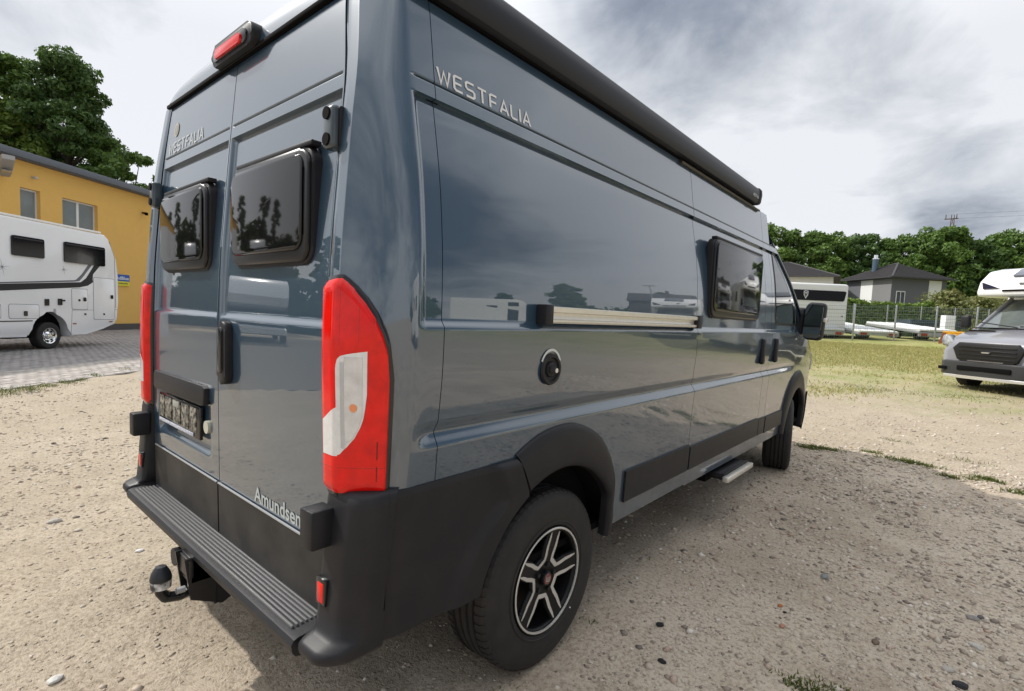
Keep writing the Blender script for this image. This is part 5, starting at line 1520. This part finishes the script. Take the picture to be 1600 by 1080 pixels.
# ------------------------------------------------------------------ houses
ROOF = mat('roof_tiles', (.042, .038, .040), .6, noise=(4, .5, (.06, .055, .056)))
def house(loc, yaw, w_, d_, h_, rh, mats_, label, wins, patches, chim=None):
    hs = empty('house', loc, yaw, label, 'house', 'houses beyond the hedge')
    q = BM(); q.box((0, 0, 0), (w_, d_, h_), 0); q.build('wall', mats_, hs, smooth=False)
    ov = .55; a = [(-ov, -ov, h_-.02), (w_+ov, -ov, h_-.02), (w_+ov, d_+ov, h_-.02), (-ov, d_+ov, h_-.02)]
    rd = max(0, (w_-d_)/2)
    ap = [(w_/2-rd-.2, d_/2, h_+rh), (w_/2+rd+.2, d_/2, h_+rh)]
    V = a+ap; F = [(0, 1, 5, 4), (1, 2, 5), (2, 3, 4, 5), (3, 0, 4), (3, 2, 1, 0)]
    rf = meshobj('roof', V, F, ROOF, hs)
    # courses of tiles as raised rows on the two visible slopes, hip caps
    def lerp(p, q_, t): return Vector(p).lerp(Vector(q_), t)
    for (p, q_, tp, tq) in ((a[0], a[1], ap[0], ap[1]), (a[1], a[2], ap[1], ap[1]), (a[3], a[0], ap[0], ap[0])):
        q2 = BM(); nn = (Vector(q_)-Vector(p)).cross(Vector(tp)-Vector(p)).normalized()
        for k in range(0, 22):
            t = k/22; A = lerp(p, tp, t)+nn*.0; B_ = lerp(q_, tq, t); A2 = lerp(p, tp, t+1/22)+nn*.0; B2 = lerp(q_, tq, t+1/22)
            q2.bm.faces.new([q2.bm.verts.new(v) for v in (A+nn*.05, B_+nn*.05, B2+nn*.01, A2+nn*.01)])
            q2.bm.faces.new([q2.bm.verts.new(v) for v in (A+nn*.05, B_+nn*.05, B_+nn*.002, A+nn*.002)])
        q2.build('tile_courses', ROOF, rf, smooth=False, kind='stuff')
    for (p, tp) in ((a[0], ap[0]), (a[1], ap[1]), (ap[0], ap[1])):
        q2 = BM(); q2.cyl(p, tp, .10, n=6); q2.build('ridge_cap', ROOF, rf)
    q2 = BM(); q2.box((-ov, -ov-.08, h_-.08), (w_+ov, -ov+.02, h_+.03)); q2.box((w_+ov-.02, -ov, h_-.08), (w_+ov+.08, d_+ov, h_+.03)); q2.build('gutter', mat('gutter_dark', (.05, .05, .055), .5), rf)
    for (face, x0, x1, z0, z1, m_) in patches:
        lo, hi = ((x0, -.03, z0), (x1, -.002, z1)) if face == 'f' else ((w_+.002, x0, z0), (w_+.03, x1, z1))
        box('wall_panel', lo, hi, m_, hs, 0)
    for (face, x0, x1, z0, z1) in wins:
        def bx(a0, a1, c0, c1, d0, d1, nm, m_, par):
            lo, hi = ((a0, -d1, c0), (a1, -d0, c1)) if face == 'f' else ((w_+d0, a0, c0), (w_+d1, a1, c1))
            return box(nm, lo, hi, m_, par, 0)
        wn = bx(x0, x1, z0, z1, .031, .06, 'window', FRAME, hs)
        mid = (x0+x1)/2
        bx(x0+.08, mid-.04, z0+.08, z1-.08, .062, .07, 'pane', GLASSD, wn); bx(mid+.04, x1-.08, z0+.08, z1-.08, .062, .07, 'pane', GLASSD, wn)
    if chim:
        q2 = BM(); q2.cyl((chim[0], chim[1], h_+.3), (chim[0], chim[1], h_+rh+.55), .28, n=16); c_ = q2.build('chimney', mat('chimney_blue', (.09, .13, .18), .35, metal=.5), rf)
        q2 = BM(); q2.cyl((chim[0], chim[1], h_+rh+.6), (chim[0], chim[1], h_+rh+.95), .2, n=16); q2.cyl((chim[0], chim[1], h_+rh+.5), (chim[0], chim[1], h_+rh+.6), .33, n=16); q2.build('chimney_cap', CHROME, c_)
    return hs
GRW = mat('house_grey', (.13, .135, .15), .85); GRL = mat('house_grey_light', (.20, .20, .205), .85); WHW = mat('house_white', (.72, .73, .72), .85)
# corner nearest to us at (-3.2,63.3); one wall runs to the left, one to the right
house((-7.55, 66.7, 1.15), R_(-43), 6.1, 6.1, 5.75, 1.75, GRW, 'dark grey two-storey villa with white wall panels and a round chimney',
      [('r', .5, 1.5, 2.9, 4.4), ('f', 2.45, 3.2, 2.3, 3.4)], [('f', .0, 2.1, 0, 5.6, GRW), ('f', 2.1, 3.7, 0, 5.6, WHW), ('f', 3.7, 6.08, 0, 5.6, GRL), ('r', 4.1, 5.5, 3.2, 5.6, WHW)], (1.9, 1.6))
house((-16.6, 56.9, 1.15), R_(9), 9.2, 9, 5.5, 1.9, WHW, 'white house with dark hipped roof half hidden by the camper van front', [('f', 5.6, 7.2, 3.6, 4.4)], [])

# ------------------------------------------------------------------ pylon
py = empty('power_pole', (-.2, 136, 1.15), 0, 'slender lattice power pole sticking out above the forest', 'power pole')
q = BM()
for sx in (-1, 1):
    for sy in (-1, 1): q.cyl((sx*1.1, sy*1.1, 0), (sx*.2, sy*.2, 24.5), .10, .07, n=5)
q.build('lattice_leg', mat('pole_rust', (.12, .085, .075), .8), py)
q = BM()
for k in range(12):
    z = 2*k; s0 = 1.1-.9*z/24.5; s1 = 1.1-.9*(z+2)/24.5
    for (a, c) in (((-s0, -s0, z), (s1, -s1, z+2)), ((s0, -s0, z), (-s1, -s1, z+2))): q.cyl(a, c, .06, n=4)
q.build('lattice_brace', mat('pole_rust'), py)
q = BM(); q.box((-1.3, -.08, 23.6), (.9, .08, 23.8)); q.cyl((-1.1, 0, 23.7), (-1.1, 0, 24.6), .08, n=6); q.cyl((.6, 0, 23.7), (.6, 0, 24.6), .08, n=6); q.box((.2, -.1, 17.5), (2.4, .1, 17.7)); q.build('crossarm', mat('pole_rust'), py)
q = BM(); q.cyl((.6, 0, 24.6), (90, 20, 25.5), .016, n=4); q.cyl((.9, 0, 23.7), (90, 20, 24.6), .016, n=4); q.build('power_line', DARK, py)

# ------------------------------------------------------------------ trailers, cabinet, skip
def trailer(loc, yaw, L, W_, tilt, label, deckcol):
    t = empty('flatbed_trailer', loc, yaw, label, 'trailer', 'flatbed trailers behind the fence')
    q = BM(); q.box((0, -W_/2, .90), (L, W_/2, 1.0), .01); dk = q.build('deck', deckcol, t); dk.rotation_euler = (0, tilt, 0)
    for y in np.linspace(-W_/2+.05, W_/2-.05, 6):
        box('deck_rib', (.05, y-.02, 1.001), (L-.05, y+.02, 1.02), deckcol, dk, 0)
    q = BM(); q.box((0, -W_/2-.03, .76), (L, -W_/2+.03, .89), .01); q.box((0, W_/2-.03, .76), (L, W_/2+.03, .89), .01); fr_ = q.build('frame', STEEL, t); fr_.rotation_euler = (0, tilt, 0)
    q = BM(); q.box((L-.1, -W_/2, .22), (L, W_/2, .46), .01); tb = q.build('tail_bar', STEEL, t)
    for s_ in (-1, 1): box('tail_light', (L, s_*(W_/2-.28)-.16, .24), (L+.03, s_*(W_/2-.28)+.16, .40), mat('trailer_red', (.28, .035, .02), .3), tb, .005)
    box('number_plate', (L, -.26, .26), (L+.02, .26, .38), mat('plate_dull', (.35, .37, .40), .4), tb, 0)
    for s_ in (-1, 1):
        for k in (0, 1):
            q = BM(); q.lathe([(-.09, .1), (-.09, .28), (.09, .28), (.09, .1)], (L*.45+k*.62, s_*(W_/2-.2), .28), 'y', 20); q.build('wheel', RUBBER, t)
    return t
DECK = mat('deck_silver', (.60, .63, .66), .35, metal=.25, noise=(2, .4, (.45, .48, .5))); DECKW = mat('deck_white', (.70, .71, .70), .5)
a_ = math.atan2(-.80, .60)
trailer((-6.4, 36.6, gz(-3, 33)), a_, 4.8, 2.1, R_(5), 'silver flatbed trailer behind the fence nearest the van mirror', DECK)
trailer((-4.6, 38.5, gz(-2, 35)), a_, 5.8, 2.1, R_(5.2), 'long pale flatbed trailer tilted down towards the thick fence post', DECKW)
trailer((-1.6, 40.3, gz(0, 37)), a_, 5.0, 2.0, R_(4.5), 'flatbed trailer with dark sides nearest the yellow skip', DECKW)
q = BM(); q.box((-1.6, -.9, .7), (1.6, .9, 1.15), .02); o = q.build('open_trailer', mat('tarp_blue', (.03, .045, .06), .5), None, smooth=False); o.location = (.9, 41.5, gz(.9, 41)); o.rotation_euler = (0, 0, .5); tag(o, 'dark low box trailer behind the flatbeds', 'trailer')
q = BM(); q.box((-.28, -.22, 0), (.28, .22, 1.45), .02); cb = q.build('utility_cabinet', mat('cabinet_white', (.78, .78, .78), .5), None); cb.location = (1.75, 39.2, gz(1.7, 39)); cb.rotation_euler = (0, 0, .6); tag(cb, 'plain white upright cabinet behind the fence above the yellow skip', 'cabinet')
sk = empty('skip', (2.15, 34.2, gz(1.9, 34)), R_(-30), 'orange-yellow skip with a rusty side beside the grey motorhome', 'skip')
q = BM(); q.prism([(-.75, 0), (.9, 0), (1.0, .95), (-.45, .95)], -.6, .6, 'y', bev=.01); q.build('shell', mat('skip_yellow', (.72, .36, .02), .6, noise=(3, .6, (.4, .16, .03))), sk, smooth=False)
q = BM(); q.prism([(-.76, 0), (-.52, 0), (-.24, .80), (-.46, .955)], -.62, .62, 'y'); q.build('rusty_side', mat('rust', (.20, .065, .025), .9, noise=(8, .6)), sk, smooth=False)
q = BM(); q.box((-.5, -.64, .86), (1.05, .64, .97), .01); q.build('rim', mat('skip_yellow'), sk)
sk.scale = (.68, .68, .68)
for z in (.3, .6): box('rib', (-.2, -.625, z-.03), (.95, -.60, z+.03), mat('skip_yellow'), sk, 0)

# ------------------------------------------------------------------ what the paint and windows of the van reflect (right of and behind the camera)
def alcove(loc, yaw, label):
    mh = empty('motorhome', loc, yaw, label, 'motorhome')
    q = BM(); q.prism([(0, .5), (0, 1.05), (.9, 1.35), (1.35, 1.75), (.45, 1.95), (.35, 2.3), (.7, 2.85), (1.4, 3.1), (6.8, 3.1), (6.9, 2.9), (6.9, .45), (.2, .45)], -1.1, 1.1, 'y', bev=.06, seg=2); q.build('body', WHITE, mh, angle=40)
    q = BM(); q.prism([(.80, 1.36), (1.32, 1.76), (1.95, 1.78), (2.0, 1.36)], -1.115, 1.115, 'y'); q.build('cab_glass', GLOSSB, mh, smooth=False)
    for x in (1.2, 3.0, 4.8): 
        for s_ in (-1, 1): box('window', (x, s_*1.11-.01, 2.3 if x < 2 else 1.75), (x+.9, s_*1.11+.01, 2.75 if x < 2 else 2.3), GLOSSB, mh, 0)
    for x in (1.2, 5.2):
        for s_ in (-1, 1):
            q = BM(); q.lathe([(-.1, .18), (-.1, .36), (.1, .36), (.1, .18)], (x, s_*1.05, .36), 'y', 24); q.build('wheel', RUBBER, mh)
    box('stripe', (.3, -1.118, .95), (6.8, -1.102, 1.05), mat('stripe_grey'), mh, 0)
    return mh
alcove((27.8, 33.8, gz(27, 33)-.1), R_(-45), 'white alcove motorhome standing across the yard')
alcove((19.0, 3.0, 0), R_(160), 'white alcove motorhome parked to the right of the camera')
ford((9.2, 20.5, gz(9, 20)), R_(-20), 'grey-fronted motorhome further right in the same row', 'white')
alcove((-19.0, -8.0, 0), R_(200), 'white alcove motorhome parked behind the camper van')
bn0 = empty('barn', (16.3, 41.3, 1.0), R_(-24), 'dark gabled barn with a chimney across the field', 'barn')
q = BM(); q.prism([(0, 0), (12, 0), (12, 4.0), (0, 4.0)], 0, 8, 'y'); q.build('wall', mat('barn_grey', (.07, .068, .075), .9), bn0, smooth=False)
q = BM(); q.prism([(-.5, 3.9), (8.5, 3.9), (4, 5.4)], -.4, 12.4, 'x'); q.build('roof', ROOF, bn0, smooth=False)
box('chimney', (4.5, 3.7, 4.8), (5.2, 4.3, 6.1), mat('barn_grey'), bn0, 0)
bn0.scale = (.46, .6, .85)
lampp = empty('street_lamp', (15.0, 30.5, .85), 0, 'grey street lamp in front of the barn', 'street lamp')
q = BM(); q.cyl((0, 0, 0), (0, 0, 4.6), .06, .04, n=8); q.build("pole", STEEL, lampp)
q = BM(); q.box((-.45, -.12, 4.6), (.45, .12, 4.7), .03); q.build("lamp_head", mat("lamp_grey"), lampp)
V = []; r = np.random.default_rng(18); C = []; Rd = []
for i in range(220):
    t = r.uniform(0, 1); C.append((26+60*t+r.normal(0, 1), 92-92*t+r.uniform(-2, 6), 1.0+abs(r.normal(0, 1))*1.6)); s_ = r.uniform(1.3, 2.6); Rd.append((s_, s_, s_*.8))
V = leaf_cloud(40000, np.array(C), np.array(Rd), .32, r)
o = npmesh('tree_belt', V, np.arange(len(V)).reshape(-1, 4), LM[0], None, kind='stuff'); o['label'] = 'low belt of bushes around the right side of the yard'
C = []; Rd = []
for i in range(140):
    t = r.uniform(0, 1); C.append((-46+8*t+r.normal(0, .5), -4-34*t, .5+abs(r.normal(0, 1))*2.1)); s_ = r.uniform(1.0, 2.0); Rd.append((s_, s_, s_*.8))
V = leaf_cloud(26000, np.array(C), np.array(Rd), .26, r)
o = npmesh('hedgerow', V, np.arange(len(V)).reshape(-1, 4), LM[0], None, kind='stuff'); o['label'] = 'dark hedgerow under the poplars behind the camper van'
for (k, x, y, s, lb) in (('fa', 34.5, 48.5, .44, 'round tree left of the barn across the field'), ('fb', 42, 46, .34, 'dark tree across the field'), ('fc', 58, 44, .42, 'ragged tree across the field'), ('fb', 34, 74, .55, 'dark tree behind the barn'), ('fa', 62, 30, .5, 'round tree at the far right of the yard'), ('fb', 66, 12, .55, 'dark tree to the right of the yard'),
                         ('poplar', -41, -23, .55, 'slim poplar behind the camper van'), ('poplar', -42, -19.5, .68, 'tall poplar behind the camper van'), ('fa', -43, -16.0, .52, 'round tree in the poplar row behind the camper van'), ('poplar', -43, -12.6, .60, 'poplar right of the round tree'), ('poplar', -44, -9.5, .50, 'last poplar of the row'), ('fb', -36, -30, .5, 'dark tree at the end of the poplar row'), ('fa', -20, -38, .6, 'round tree far behind the camper van')):
    tree(k, x, y, s, x*.7, lb, group='trees around the yard', z=0 if y < 10 else 1.15)
